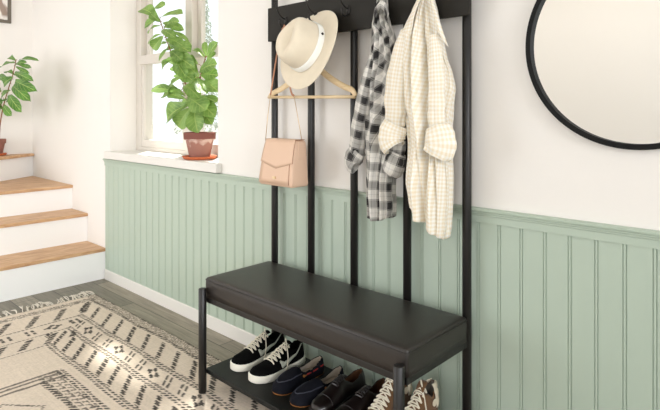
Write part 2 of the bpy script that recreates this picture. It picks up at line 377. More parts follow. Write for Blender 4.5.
# ------------------------------------------------------------------ rug
RX0, RX1, RY0, RY1 = -3.68, -.85, -2.05, -.215
def build_rug():
    st_ = .0052
    nx = int((RX1-RX0)/st_); ny = int((RY1-RY0)/st_)
    xs = np.linspace(RX0, RX1, nx+1); ys = np.linspace(RY0, RY1, ny+1)
    X, Y = np.meshgrid(xs, ys)
    rng = np.random.default_rng(3)
    wob = lambda s, a: a*np.sin(X*s+Y*s*.7+np.sin(Y*s*.6)*1.5)
    Xw = X+wob(9, .004); Yw = Y+wob(11, .004)
    DX = Xw-RX0; DY = RY1-Yw; DY2 = Yw-RY0; DX2 = RX1-Xw
    dark = np.zeros_like(X)
    base = np.ones_like(X)
    mott = rng.random(X.shape)
    def put(mask, v): dark[mask] = np.maximum(dark[mask], v)
    def rope(v, u, c, on, gap=.003, w=.017, v0=1.):
        d = v-c
        t = ((u+d*.9)/.027) % 1
        put(on & (np.abs(d) < w) & (np.abs(d) > gap) & (t < .58), v0)
    sides = ((DY, X, DX, DX2, (.0, .07, .235, .36, .52, .595, .69), 'long'), (DX, -Y, DY, DY2, (.0, .12, .315, .46, .62, .96, 1.03), 'short'))
    # containment rectangles: (short inset, long inset)
    R = list(zip(sides[1][4], sides[0][4]))
    inside = lambda k: (DX > R[k][0]) & (DY > R[k][1]) & (DX2 > R[k][0]) & (DY2 > R[k][1])
    for v, u, o1, o2, r, nm in sides:
        other = sides[1][4] if nm == 'long' else sides[0][4]
        def zone(k0, k1):      # belongs to this side's band k0..k1
            return inside(k0) & (v <= r[k1]) & (o1 > other[k0]) & (o2 > other[k0])
        corner = lambda k: (o1 > other[k]-.012) & (o2 > other[k]-.012)
        if nm == 'long':
            b = (v < r[1]) & corner(0)
            put(b & (mott < .72) & ((((u*1+v*2.2)/.03) % 1) < .75), .75); put(b & (np.abs(v-.006) < .006) & (((u/.02) % 1) < .6), .95)
            rope(v, u, r[1], corner(1), 0, .010)
            for k in (2, 3, 4): rope(v, u, r[k], corner(k))
            rope(v, u, r[5], corner(5)); rope(v, u, r[6], corner(6), .0, .012)
        else:
            put((v < .018) & (mott < .55), .7); put((v > .058) & (v < .115) & (mott < .68) & ((((u+v)/.034) % 1) < .8), .8)
            put((v > .02) & (v < .055), -0)
            for k in (2, 3, 4): put(corner(k) & (np.abs(v-r[k]) < .0055) & (((u/.02) % 1) < .8), .7)
            for c in (.96, .99, 1.03): put(corner(5) & (v > .95) & (np.abs(v-c) < .008) & (o1 > .595), .8)
        # zigzag strokes in bands 1-2 and 3-4
        for k0, k1, sp, ph in ((1, 2, .155, -3.175 if nm == 'long' else .53), (3, 4, .128, -2.47 if nm == 'long' else .70)):
            z = zone(k0, k1); m0 = r[k0]+.024; m1 = r[k1]-.020
            mid = (r[k0]+r[k1])/2
            slope = 1.2 if nm == 'long' else .68
            if k0 == 3 and nm == 'long': slope = 1.2
            vq = np.floor(v/.013)*.013
            uu = (u-ph-(vq-mid)*slope+sp/2) % sp - sp/2
            put(z & (v > m0) & (v < m1) & (np.abs(uu) < .019) & ((v/.013) % 1 < .80), 1.)
        # middle motifs
        z = zone(2, 3) & (o1 > other[3]-.1); mid = (r[2]+r[3])/2; sp = .122
        ph = -2.73 if nm == 'long' else .63
        q = (u-ph)/sp; idx = np.floor(q+.5); uu = (q-idx)*sp; vv = v-mid
        e = (idx.astype(int) % 3) == 0
        if nm == 'long': p, s = uu-vv*.9, vv
        else: p, s = uu, vv
        put(z & ~e & (np.abs(np.abs(p)-.017) < .008) & (np.abs(s) < .034) & (np.abs(s) > .004), .95)
        rr = np.abs(p)*.9+np.abs(s)
        put(z & e & (rr < .040) & (rr > .016) & (np.abs(np.abs(p)-np.abs(s)) > .004), 1.); put(z & e & (np.abs(s) < .008) & (np.abs(p) < .05) & (np.abs(p) > .03), 1.)
    # comb block along the long side between rects 5 and 6
    v, u = DY, X
    z = (v > .605) & (v < .69) & (DX > .96) & (DX2 > .96)
    put(z & ((((u+v*.6)/.034) % 1) < .32) & (((v/.028) % 1) < .8), .85)
    put(z & (np.abs(((v-.605)/.028) % 1-.5) < .14) & (((u/.05) % 1) < .6), .8)
    v, u = DY2, X
    z = (v > .605) & (v < .69) & (DX > .96) & (DX2 > .96)
    put(z & ((((u+v*.6)/.034) % 1) < .32), .85)
    # centre field: chevrons and lozenges
    z = (DY > .73) & (DX > 1.06) & (DY2 > .73) & (DX2 > 1.06)
    cx = (DX-1.06) % .36-.18; cy = (DY-.73) % .30-.15; l = np.abs(cx)*.9+np.abs(cy)
    put(z & (np.abs(l-.12) < .007) & ((X/.015) % 1 < .8), .85); put(z & (l < .035) & (l > .018), .9)
    n1 = rng.random(X.shape); streak = rng.random((X.shape[0], 1))*np.ones_like(X); streak2 = rng.random((1, X.shape[1]))*np.ones_like(X)
    big = .5+.5*np.sin(X*7+np.sin(Y*5)*2)*np.sin(Y*9+X*3)
    tone = .86+.14*n1+.07*(streak-.5)+.05*(streak2-.5)+.05*(big-.5)
    band_b = (DY > .07) & (DY < .235) | (DX < .315)                 # the outer bands are woven in a slightly browner yarn
    c0 = np.array(srgb(226, 211, 194)[:3]); c1 = np.array(srgb(198, 180, 154)[:3]); cd = np.array(srgb(30, 25, 22)[:3])
    cc = (c0*.8+c1*.2)*tone[..., None]
    dk = np.clip(dark*(.78+.3*rng.random(X.shape)), 0, 1)[..., None]
    colr = cc*(1-dk)+cd*dk
    Z = .009+.0016*rng.random(X.shape)+.0012*dark
    edge = (X <= xs[0]+1e-6) | (X >= xs[-1]-1e-6) | (Y <= ys[0]+1e-6) | (Y >= ys[-1]-1e-6); Z[edge] = .0006
    me = bpy.data.meshes.new('area_rug')
    V = np.stack([X, Y, Z], -1).reshape(-1, 3)
    i = np.arange(ny)[:, None]*(nx+1)+np.arange(nx)[None, :]
    F = np.stack([i, i+1, i+nx+2, i+nx+1], -1).reshape(-1, 4)
    me.vertices.add(len(V)); me.vertices.foreach_set('co', V.ravel().astype(np.float32))
    me.loops.add(F.size); me.loops.foreach_set('vertex_index', F.ravel().astype(np.int32))
    me.polygons.add(len(F)); me.polygons.foreach_set('loop_start', np.arange(0, F.size, 4, dtype=np.int32)); 
    me.update(calc_edges=True)
    ca = me.color_attributes.new('weave', 'FLOAT_COLOR', 'POINT')
    ca.data.foreach_set('color', np.concatenate([colr.reshape(-1, 3), np.ones((len(V), 1))], 1).ravel().astype(np.float32))
    m = mat('woven_rug', (1, 1, 1, 1), .95, bump=.5, bscale=350); nt = m.node_tree
    a = nt.nodes.new('ShaderNodeAttribute'); a.attribute_name = 'weave'; nt.links.new(a.outputs['Color'], nt.nodes['Principled BSDF'].inputs['Base Color'])
    o = link('area_rug', me, m)
    tagd(o, 'cream flatweave rug with black tribal geometric borders and fringed end on the floor', 'rug')
    bm = bmesh.new(); rnd = random.Random(5)
    y = RY0+.01
    while y < RY1-.005:
        lean = rnd.uniform(-.03, .04); ln = rnd.uniform(.09, .15)
        for k in range(3):
            p0 = Vector((RX0+.004, y+rnd.uniform(-.006, .006), .006))
            e = Vector((RX0-ln*rnd.uniform(.8, 1.05), y+lean+rnd.uniform(-.012, .012), .004))
            mid = (p0+e)/2+Vector((0, rnd.uniform(-.012, .012), rnd.uniform(.003, .014)))
            tube(bm, smoothpath([p0, mid, e], 3), lambda t: .0019*(1+.4*math.sin(t*3)), 5)
        y += rnd.uniform(.020, .036)
    f = obj('fringe', bm, M['fringe'], o, smooth=True); f['kind'] = 'stuff'
build_rug()

# ------------------------------------------------------------------ hall tree bench
ht = empty('hall_tree', (-1.5, -.25, 0), 'black metal hall tree with leather bench seat, shoe shelf and coat hook board', 'hall tree')
LX, RXp = -2.043, -.982
for i, x in enumerate((-2.03, -1.774, -1.513, -1.237, -.976)):
    bm = bmesh.new(); z0 = .0 if i in (0, 4) else .40
    cyl(bm, x, -.047, z0, 2.02, .0165); obj('post', bm, M['frame'], ht, smooth=True, bevel=0)
for x in (LX, RXp):
    bm = bmesh.new(); cyl(bm, x, -.457, .0105, .469, .0175, rim=.002); obj('leg', bm, M['frame'], ht, smooth=True)
bm = bmesh.new(); tube(bm, [(-2.03, -.047, 2.02), (-.976, -.047, 2.02)], .0165, 20); obj('top_rail', bm, M['frame'], ht, smooth=True)
bm = bmesh.new(); box(bm, -2.037, -.948, -.086, -.066, 1.594, 1.757); obj('hook_board', bm, M['board'], ht, bevel=.002)
# seat frame rails and cushion
SX0, SX1, SY0, SY1 = -2.054, -.964, -.438, -.062
bm = bmesh.new()
box(bm, SX0+.002, SX1-.002, SY0+.002, SY0+.022, .402, .425); box(bm, SX0+.002, SX1-.002, SY1-.02, SY1, .402, .425)
box(bm, SX0+.002, SX0+.022, SY0+.022, SY1-.02, .402, .425); box(bm, SX1-.022, SX1-.002, SY0+.022, SY1-.02, .402, .425)
box(bm, SX0+.022, SX1-.022, SY0+.022, SY1-.02, .418, .425)
obj('seat_frame', bm, M['frame'], ht, bevel=.002)
def cushion():
    bm = bmesh.new(); nx, ny = 60, 24
    prof = [(0, .4255), (0, .45), (-.0005, .48), (.0004, .503), (.003, .510), (.010, .5135)]
    rings = []
    for ins, z in prof:
        ring = []
        x0, x1, y0, y1 = SX0+ins, SX1-ins, SY0+ins, SY1-ins
        r = .012
        def cpt(cx, cy, a): return (cx+r*math.cos(a), cy+r*math.sin(a))
        pts = []
        for (cx, cy, a0) in ((x1-r, y1-r, 0), (x0+r, y1-r, 90), (x0+r, y0+r, 180), (x1-r, y0+r, 270)):
            for k in range(5): pts.append(cpt(cx, cy, math.radians(a0+k*22.5)))
        for x, y in pts: ring.append(bm.verts.new((x, y, z)))
        rings.append(ring)
    for a, b in zip(rings, rings[1:]):
        for k in range(len(a)): bm.faces.new((a[k], a[(k+1) % len(a)], b[(k+1) % len(a)], b[k]))
    # domed top by successive insets
    for ins, z in ((.03, .515), (.07, .5165), (.12, .5172), (.17, .5175)):
        ring = []
        for v in rings[5]:
            cx, cy = (SX0+SX1)/2, (SY0+SY1)/2
            x = cx+(v.co.x-cx)*(1-(ins-.010)/((SX1-SX0)/2)); y = cy+(v.co.y-cy)*(1-(ins-.010)/((SY1-SY0)/2))
            ring.append(bm.verts.new((x, y, z)))
        prev = rings[-1]
        for k in range(len(ring)): bm.faces.new((prev[k], prev[(k+1) % len(ring)], ring[(k+1) % len(ring)], ring[k]))
        rings.append(ring)
    bm.faces.new(rings[-1]); bm.faces.new(rings[0][::-1])
    return obj('seat_cushion', bm, M['leather'], ht, smooth=True)
cu = cushion()
bm = bmesh.new()                                  # seams round the top edge
for zz, ins, rr in ((.5035, -.0004, .0017), (.4985, -.0004, .0009)):
    c = [(SX0+ins+.01, SY0+ins), (SX1-ins-.01, SY0+ins), (SX1-ins-.002, SY0+ins+.002), (SX1-ins, SY0+ins+.01), (SX1-ins, SY1-.01)]
    tube(bm, [(x, y, zz) for x, y in c], rr, 6)
tube(bm, [(SX0, SY1-.01, .5035), (SX0-.0, SY0+.012, .5035), (SX0+.003, SY0+.003, .5035), (SX0+.012, SY0, .5035)], .0016, 6)
obj('seam', bm, M['leather'], cu, smooth=True)
bm = bmesh.new(); box(bm, -2.05, -.96, -.438, -.058, .088, .108); obj('shelf', bm, M['shelf'], ht, bevel=.002)
for x, ya, yb, z in ((LX, -.457, -.43, .413), (RXp, -.457, -.43, .413), (-2.03, -.07, -.05, .413), (-.976, -.07, -.05, .413), (LX, -.457, -.43, .098), (RXp, -.457, -.43, .098)):
    bm = bmesh.new(); tube(bm, [(x, ya, z), (x, yb, z)], .006, 10); obj('bolt', bm, M['iron'], ht, smooth=True)
def hook(x):
    bm = bmesh.new(); z = 1.680; y = -.086
    lathe_pts = []
    # oval back plate
    seg = 24; rings = []
    for d, k in ((0, 1), (.003, 1), (.005, .8)):
        rings.append([bm.verts.new((x+.011*k*math.cos(a), y-d, z+.022*k*math.sin(a))) for a in [2*math.pi*q/seg for q in range(seg)]])
    for a, b in zip(rings, rings[1:]):
        for k in range(seg): bm.faces.new((a[k], a[(k+1) % seg], b[(k+1) % seg], b[k]))
    bm.faces.new(rings[0]); bm.faces.new(rings[-1])
    up = smoothpath([(x, y-.003, z+.008), (x, y-.02, z+.012), (x, y-.045, z+.03), (x, y-.062, z+.06), (x, y-.064, z+.075)], 6)
    tube(bm, up, lambda t: .0034-.0006*t, 10)
    lo = smoothpath([(x, y-.003, z-.005), (x, y-.012, z-.022), (x, y-.028, z-.027), (x, y-.040, z-.016), (x, y-.042, z+.002)], 6)
    tube(bm, lo, .0032, 10)
    for p, r in ((up[-1], .0055), (lo[-1], .0048)):
        bmesh.ops.create_icosphere(bm, subdivisions=2, radius=r, matrix=Matrix.Translation(p))
    obj('hook', bm, M['iron'], ht, smooth=True)
HK = (-1.905, -1.705, -1.512, -1.335, -1.14)
for x in HK: hook(x)

# ------------------------------------------------------------------ round mirror
mx, mz, mr_ = -.436, 1.4685, .3325
mi = empty('round_mirror', (mx, 0, mz), 'large round mirror with thin black frame on the cream wall', 'mirror')
bm = bmesh.new(); seg = 128
prof = [(mr_-.0165, -.006), (mr_-.0165, -.024), (mr_-.017, -.026), (mr_-.002, -.026), (mr_, -.024), (mr_, -.002), (mr_-.0165, -.002)]
rings = [[bm.verts.new((mx+r*math.cos(a), y, mz+r*math.sin(a))) for r, y in prof] for a in [2*math.pi*k/seg for k in range(seg)]]
for k in range(seg):
    a, b = rings[k], rings[(k+1) % seg]
    for i in range(len(prof)): j = (i+1) % len(prof); bm.faces.new((a[i], a[j], b[j], b[i]))
obj('frame', bm, M['mirrorframe'], mi, smooth=False, bevel=0)
bm = bmesh.new(); a = [bm.verts.new((mx+(mr_-.016)*math.cos(t), -.010, mz+(mr_-.016)*math.sin(t))) for t in [2*math.pi*k/seg for k in range(seg)]]
b = [bm.verts.new((v.co.x, -.004, v.co.z)) for v in a]
bm.faces.new(a); bm.faces.new(b[::-1])
for k in range(seg): bm.faces.new((a[k], a[(k+1) % seg], b[(k+1) % seg], b[k]))
obj('mirror_glass', bm, M['mirror'], mi)

# ------------------------------------------------------------------ framed picture on the left wall
pf = empty('picture_frame', (XL, -.42, 2.3), 'grey framed abstract print hung above the stair', 'picture')
py1, pz0, py0, pz1 = -.185, 2.06, -.70, 2.56
bm = bmesh.new(); w = .028
box(bm, XL+.001, XL+.022, py0, py1, pz0, pz0+w); box(bm, XL+.001, XL+.022, py0, py1, pz1-w, pz1)
box(bm, XL+.001, XL+.022, py0, py0+w, pz0+w, pz1-w); box(bm, XL+.001, XL+.022, py1-w, py1, pz0+w, pz1-w)
obj('frame', bm, M['darkpaint'], pf, bevel=.003)
def print_mat():
    m = mat('abstract_print', srgb(236, 230, 222), .7); nt = m.node_tree; p = nt.nodes['Principled BSDF']; L = nt.links.new
    tc = nt.nodes.new('ShaderNodeTexCoord'); n = nt.nodes.new('ShaderNodeTexNoise'); n.inputs['Scale'].default_value = 7; n.inputs['Distortion'].default_value = 1.2
    L(tc.outputs['Object'], n.inputs['Vector']); r = nt.nodes.new('ShaderNodeValToRGB'); e = r.color_ramp.elements
    e[0].position = .40; e[0].color = srgb(160, 140, 126); e[1].position = .5; e[1].color = srgb(240, 234, 226); L(n.outputs['Fac'], r.inputs['Fac']); L(r.outputs['Color'], p.inputs['Base Color'])
    return m
bm = bmesh.new(); box(bm, XL+.004, XL+.008, py0+w, py1-w, pz0+w, pz1-w); obj('print', bm, print_mat(), pf)

# ------------------------------------------------------------------ potted fiddle-leaf figs
def leaf(bm, uvl, base, tip, width, face, curl=.18, cup=.12, rnd=random):
    base, tip = Vector(base), Vector(tip); d = tip-base; L = d.length; d.normalize()
    f = Vector(face); f = (f-d*f.dot(d)).normalized(); s = d.cross(f).normalized()
    NU, NV = 9, 12; V = []; ph = rnd.uniform(0, 6)
    for j in range(NV):
        t = j/(NV-1); w = width*.5*interp([(0, .02), (.08, .28), (.25, .50), (.42, .72), (.6, .96), (.75, 1.0), (.88, .82), (.96, .5), (1, .0)], t)[0]
        row = []
        for i in range(NU):
            a = i/(NU-1)*2-1
            wav = .018*L*math.sin(t*11+ph+a*1.5)*abs(a)
            p = base+d*(L*t)+s*(a*w)+f*(-curl*L*(t-.35)**2*1.6+cup*abs(a)*w*1.6+wav*.6)
            row.append(bm.verts.new(p))
        for v_ in row: v_.co.x = max(v_.co.x, XL+.012)
        V.append(row)
    for j in range(NV-1):
        for i in range(NU-1):
            q = bm.faces.new((V[j][i], V[j][i+1], V[j+1][i+1], V[j+1][i])); q.smooth = True
            for lp, (ii, jj) in zip(q.loops, ((i, j), (i+1, j), (i+1, j+1), (i, j+1))): lp[uvl].uv = (ii/(NU-1), jj/(NV-1))
def fig(name, loc, label, stems, leaves, Y0, pot_r, pot_h, m, group, toward, saucer_label, worn, wk=1.3):
    e = empty(name, loc, label, 'plant', group)
    x, y, z = loc
    bm = bmesh.new(); R_ = pot_r; H = pot_h
    lathe(bm, [(R_*.60, 0), (R_*.63, .003), (R_*.86, H*.70), (R_*.865, H*.72), (R_*.97, H*.72), (R_*.985, H*.74), (R_, H*.98), (R_*.985, H), (R_*.90, H), (R_*.88, H*.98), (R_*.84, H*.85), (R_*.6, H*.8)], loc, 48)
    obj('pot', bm, M['terra_pot'] if worn else M['terracotta'], e, smooth=True)
    bm = bmesh.new(); lathe(bm, [(R_*.85, H*.86), (R_*.83, H*.885), (R_*.3, H*.90), (.001, H*.91)], loc, 32); obj('soil', bm, M['soil'], e, smooth=True)
    bm = bmesh.new()
    for path in stems: tube(bm, smoothpath([at(px, py, Y0+dy) for px, py, dy in path], 6), lambda t: .0065-.0035*t, 8)
    # petioles
    rnd = random.Random(11)
    L = []
    for (bx, by, tx, ty, wpx, dy, ty_) in leaves:
        b = at(bx, by, Y0+dy*.4); t = at(tx, ty, Y0+dy+ty_)
        L.append((b, t, wpx))
    stempts = [p for path in stems for p in smoothpath([at(px, py, Y0+dy) for px, py, dy in path], 6)]
    for b, t, w in L:
        q = min(stempts, key=lambda s: (s-b).length+.6*max(0, s.z-b.z))
        if (q-b).length > .004: tube(bm, smoothpath([q, (q+b)/2+Vector((0, 0, .004)), b], 3), .0018, 6)
    obj('stem', bm, M['stem'], e, smooth=True)
    bm = bmesh.new(); uvl = bm.loops.layers.uv.new('UVMap')
    for b, t, w in L:
        f = Vector(toward)+Vector((rnd.uniform(-.4, .4), rnd.uniform(-.3, .3), rnd.uniform(0, .6)))
        leaf(bm, uvl, b, t, w*wk, f, rnd.uniform(.05, .35), rnd.uniform(.05, .28), rnd)
    me = bpy.data.meshes.new('foliage'); bm.to_mesh(me); bm.free(); link('foliage', me, m, e)
    bm = bmesh.new(); q = R_
    lathe(bm, [(q*.80, -.0), (q*.98, .003), (q*1.08, .018), (q*1.06, .020), (q*1.0, .018), (q*.9, .007), (.002, .006)], (x, y, z-.0075), 48)
    return e, obj('plant_saucer', bm, M['saucer'], smooth=True)
def worn_pot():
    m = mat('whitewashed_terracotta', srgb(150, 96, 82), .9, bump=.3, bscale=60); nt = m.node_tree; p = nt.nodes['Principled BSDF']; L = nt.links.new
    tc = nt.nodes.new('ShaderNodeTexCoord'); n = nt.nodes.new('ShaderNodeTexNoise'); n.inputs['Scale'].default_value = 22; n.inputs['Detail'].default_value = 6
    L(tc.outputs['Object'], n.inputs['Vector'])
    sx = nt.nodes.new('ShaderNodeSeparateXYZ'); L(tc.outputs['Object'], sx.inputs['Vector'])
    def mth(op, a, b):
        q = nt.nodes.new('ShaderNodeMath'); q.operation = op
        for i, v in enumerate((a, b)):
            if isinstance(v, (int, float)): q.inputs[i].default_value = v
            else: L(v, q.inputs[i])
        return q.outputs[0]
    # a chalky lime stain below the rim, of its own ragged shape
    g = mth('SUBTRACT', 1, mth('MULTIPLY', mth('ABSOLUTE', mth('SUBTRACT', sx.outputs['Z'], .108), 0), 26))
    g = mth('ADD', g, mth('MULTIPLY', mth('SUBTRACT', n.outputs['Fac'], .5), 3.2))
    r = nt.nodes.new('ShaderNodeValToRGB'); e = r.color_ramp.elements
    e[0].position = .45; e[0].color = srgb(160, 112, 98); e[1].position = 1.0; e[1].color = srgb(206, 178, 164); L(g, r.inputs['Fac'])
    rim = mth('GREATER_THAN', sx.outputs['Z'], .119)
    mx = nt.nodes.new('ShaderNodeMix'); mx.data_type = 'RGBA'; L(rim, mx.inputs['Factor']); L(r.outputs['Color'], mx.inputs['A']); mx.inputs['B'].default_value = srgb(126, 76, 66)
    L(mx.outputs['Result'], p.inputs['Base Color'])
    return m
M['terra_pot'] = worn_pot()
# (base x, y, tip x, y, width in metres, depth offset, tip depth offset)
YW = .075
wl = [
 (157, 17, 141, 6, .085, -.02, -.01), (153, 9, 163, 3, .06, .03, .0), (160, 17, 182, 12, .055, .0, .0), (157, 19, 144, 26, .055, -.03, 0), (162, 22, 181, 28, .045, .02, 0),
 (160, 25, 145, 30, .035, 0, 0), (165, 30, 187, 35, .028, 0, 0), (162, 33, 145, 42, .03, .02, 0), (163, 36, 152, 49, .062, -.03, -.02), (166, 24, 176, 20, .045, -.03, 0),
 (160, 30, 172, 33, .05, -.03, -.02), (160, 22, 150, 13, .05, -.03, 0), (163, 27, 174, 23, .05, .02, 0), (164, 38, 180, 41, .06, -.03, -.01), (166, 42, 156, 46, .05, .02, 0), (170, 50, 180, 58, .06, -.05, -.02), (178, 70, 190, 78, .07, -.04, -.01), (183, 84, 196, 92, .07, -.05, -.02), (181, 90, 160, 95, .06, .01, 0), (190, 112, 184, 124, .08, .0, 0), (192, 100, 178, 108, .08, -.04, -.01), (201, 84, 190, 90, .06, -.03, 0),
 (168, 43, 189, 49, .08, -.02, 0), (168, 48, 158, 60, .055, -.02, 0), (170, 52, 188, 62, .08, -.04, -.02), (166, 50, 176, 42, .05, .03, 0), (172, 58, 158, 68, .05, 0, 0),
 (174, 58, 184, 74, .07, -.05, -.02), (176, 64, 160, 56, .05, .02, 0),
 (205, 57, 192, 46, .03, 0, 0), (206, 57, 204, 41, .03, 0, 0), (207, 57, 216, 42, .05, 0, 0), (206, 60, 214, 52, .03, .02, 0), (198, 64, 186, 55, .04, .0, 0),
 (198, 72, 212, 62, .075, -.03, -.01), (198, 76, 186, 63, .07, .01, 0), (203, 80, 216, 88, .075, -.02, 0), (200, 74, 216, 74, .07, .01, 0), (196, 78, 206, 92, .07, -.05, -.02),
 (181, 76, 166, 88, .06, -.02, 0), (182, 72, 172, 66, .05, 0, 0), (184, 80, 176, 70, .06, .03, 0), (181, 92, 149, 86, .06, -.03, 0), (184, 94, 160, 84, .05, .02, 0),
 (187, 96, 204, 108, .10, -.06, -.03), (185, 99, 166, 92, .05, -.02, 0), (188, 104, 162, 118, .115, -.07, -.02), (190, 108, 176, 127, .09, -.05, -.01), (194, 108, 196, 130, .09, -.06, -.02),
 (196, 100, 212, 112, .085, -.03, -.01), (192, 90, 206, 84, .06, -.03, 0), (198, 96, 216, 100, .06, .02, 0), (200, 108, 212, 124, .06, .02, 0), (188, 88, 196, 74, .05, -.02, 0), (190, 118, 206, 110, .06, 0, 0)]
wst = [[(199, 131, .0), (197, 118, 0), (192, 100, 0), (184, 80, 0), (174, 60, .0), (166, 38, 0), (160, 20, 0)], [(199, 131, .0), (200, 112, .01), (199, 88, .01), (202, 70, .01), (206, 56, 0)]]
pw = at(199.7, 157.5, YW); pw = Vector((pw.x, YW, .9652))
e1, s1 = fig('potted_fig', pw, 'tall fiddle-leaf fig in a lime-stained terracotta pot on the window sill', wst, wl, YW, .098, .158, M['leaf'], None, (.5, -.8, .3), '', True)
tagd(s1, 'orange terracotta saucer on the white window sill', 'saucer')
YL = -.32
ll = [(17, 60, 34, 56, .04, 0, 0), (15, 60, 6, 54, .06, 0, 0), (15, 62, -1, 66, .06, -.02, 0), (17, 64, 30, 67, .04, 0, 0), (15, 66, 26, 72, .04, .02, 0), (14, 66, 22, 60, .05, -.02, 0),
 (14, 74, 4, 68, .06, 0, 0), (13, 72, 27, 77, .07, -.04, -.02), (13, 77, 2, 84, .09, -.04, -.01), (13, 80, 28, 87, .09, -.03, -.01), (11, 84, 22, 94, .09, -.05, -.02), (10, 80, -4, 76, .08, .0, 0),
 (9, 90, -4, 98, .08, -.03, 0), (8, 93, 15, 106, .085, -.05, -.02), (6, 98, -6, 108, .08, -.02, 0), (5, 102, 14, 98, .06, .03, 0), (3, 104, 8, 114, .07, -.03, 0), (0, 90, -10, 88, .08, 0, 0), (0, 104, -12, 118, .08, -.02, 0), (2, 108, -10, 100, .08, .02, 0)]
lst = [[(-1, 140, 0), (0, 125, 0), (3, 108, 0), (8, 90, 0), (13, 74, 0), (16, 60, 0)]]
pl = at(-3.5, 155.5, YL); pl = Vector((pl.x, YL, .8662))
e2, s2 = fig('potted_fig', pl, 'smaller fiddle-leaf fig in a terracotta pot standing on the stair', lst, ll, YL, .075, .14, M['leaf2'], None, (.6, -.8, .2), '', False, .95)
tagd(s2, 'orange terracotta saucer on the oak winder tread', 'saucer')
print('POTS', pw, pl)

# ------------------------------------------------------------------ hat
def hat():
    ax = Vector((-.117, -.93, .35)).normalized()
    c = at(308.5, 48, -.165)
    e = empty('sun_hat', c, 'cream felt hat with white ribbon band hanging over a wooden hanger', 'hat')
    up = (Vector((0, 0, 1))-ax*ax.z).normalized(); sd = up.cross(ax).normalized()
    HS = 1.05
    T = lambda x, y, z: c+(sd*x+up*y+ax*z)*HS
    SEG = 72
    def prof_ring(r, h, ov=1.0, n=SEG, dent=0):
        out = []
        for k in range(n):
            a = 2*math.pi*k/n; x = r*math.cos(a); y = r*ov*math.sin(a); z = h
            if dent: z -= dent*math.exp(-(x/.030)**2)*(1+.25*y/.1); 
            out.append((x, y, z))
        return out
    bm = bmesh.new(); rings = []
    def add(pts): rings.append([bm.verts.new(T(*p)) for p in pts])
    brim = lambda r, a: .012*math.cos(2*a)*((r-.09)/.09)
    for r in (.176, .174, .15, .128, .110, .0995):
        pts = []
        for k in range(SEG):
            a = 2*math.pi*k/SEG; zz = brim(r, a)-(.0 if r < .171 else .002)
            pts.append((r*math.cos(a), r*1.02*math.sin(a), zz))
        add(pts)
    b_end = len(rings)
    add(prof_ring(.0955, .006, 1.12)); add(prof_ring(.094, .020, 1.12)); add(prof_ring(.093, .04, 1.12)); add(prof_ring(.091, .07, 1.12)); add(prof_ring(.086, .095, 1.12))
    # pinched, teardrop top
    for r, h, dn in ((.077, .113, .003), (.060, .122, .012), (.040, .124, .022), (.018, .123, .028), (.004, .123, .030)):
        pts = []
        for x, y, z in prof_ring(r, h, 1.1):
            z -= dn*math.exp(-(x/.028)**2)
            if y > 0: z -= .012*(y/.08)**2
            pts.append((x, y, z))
        add(pts)
    for a, b in zip(rings, rings[1:]):
        for k in range(SEG): bm.faces.new((a[k], a[(k+1) % SEG], b[(k+1) % SEG], b[k]))
    bm.faces.new(rings[-1])
    # front pinches either side of the crown
    cn = T(0, 0, 0)
    for r in rings[b_end+2:]:
        for v in r:
            l = v.co-c; x, y, z = l.dot(sd), l.dot(up), l.dot(ax)
            for sx in (-1, 1):
                d = ((x-sx*.07)**2/.03**2+(y-.055)**2/.04**2+(z-.09)**2/.04**2)
                v.co += (-sd*sx*.016-up*.004)*math.exp(-d)
    h = obj('hat_body', bm, M['straw'], e, smooth=True)
    sol = h.modifiers.new('thick', 'SOLIDIFY'); sol.thickness = .003; sol.offset = -1
    sub = h.modifiers.new('sub', 'SUBSURF'); sub.levels = 1; sub.render_levels = 1
    bm = bmesh.new(); rr = []
    for r, hh in ((.0985, .003), (.099, .010), (.097, .028), (.0955, .030), (.0942, .0305)): rr.append([bm.verts.new(T(*p)) for p in prof_ring(r, hh, 1.12)])
    for a, b in zip(rr, rr[1:]):
        for k in range(SEG): bm.faces.new((a[k], a[(k+1) % SEG], b[(k+1) % SEG], b[k]))
    bd = obj('ribbon_band', bm, M['band'], e, smooth=True, label='white ribbon band round the crown')
    bm = bmesh.new(); a = math.radians(24)
    p = T(.099*math.cos(a), .099*1.12*math.sin(a), .017); nrm = (sd*math.cos(a)+up*math.sin(a)*1.0).normalized()
    tang = ax.cross(nrm)
    pts = [p+tang*(.007*math.cos(t))+ax*(.007*math.sin(t)) for t in [2*math.pi*k/4 for k in range(4)]]
    lo = [bm.verts.new(q) for q in pts]; hi = [bm.verts.new(q+nrm*.004) for q in pts]
    bm.faces.new(lo); bm.faces.new(hi)
    for k in range(4): bm.faces.new((lo[k], lo[(k+1) % 4], hi[(k+1) % 4], hi[k]))
    obj('badge', bm, M['iron'], bd, label='small dark metal diamond badge')
hat()

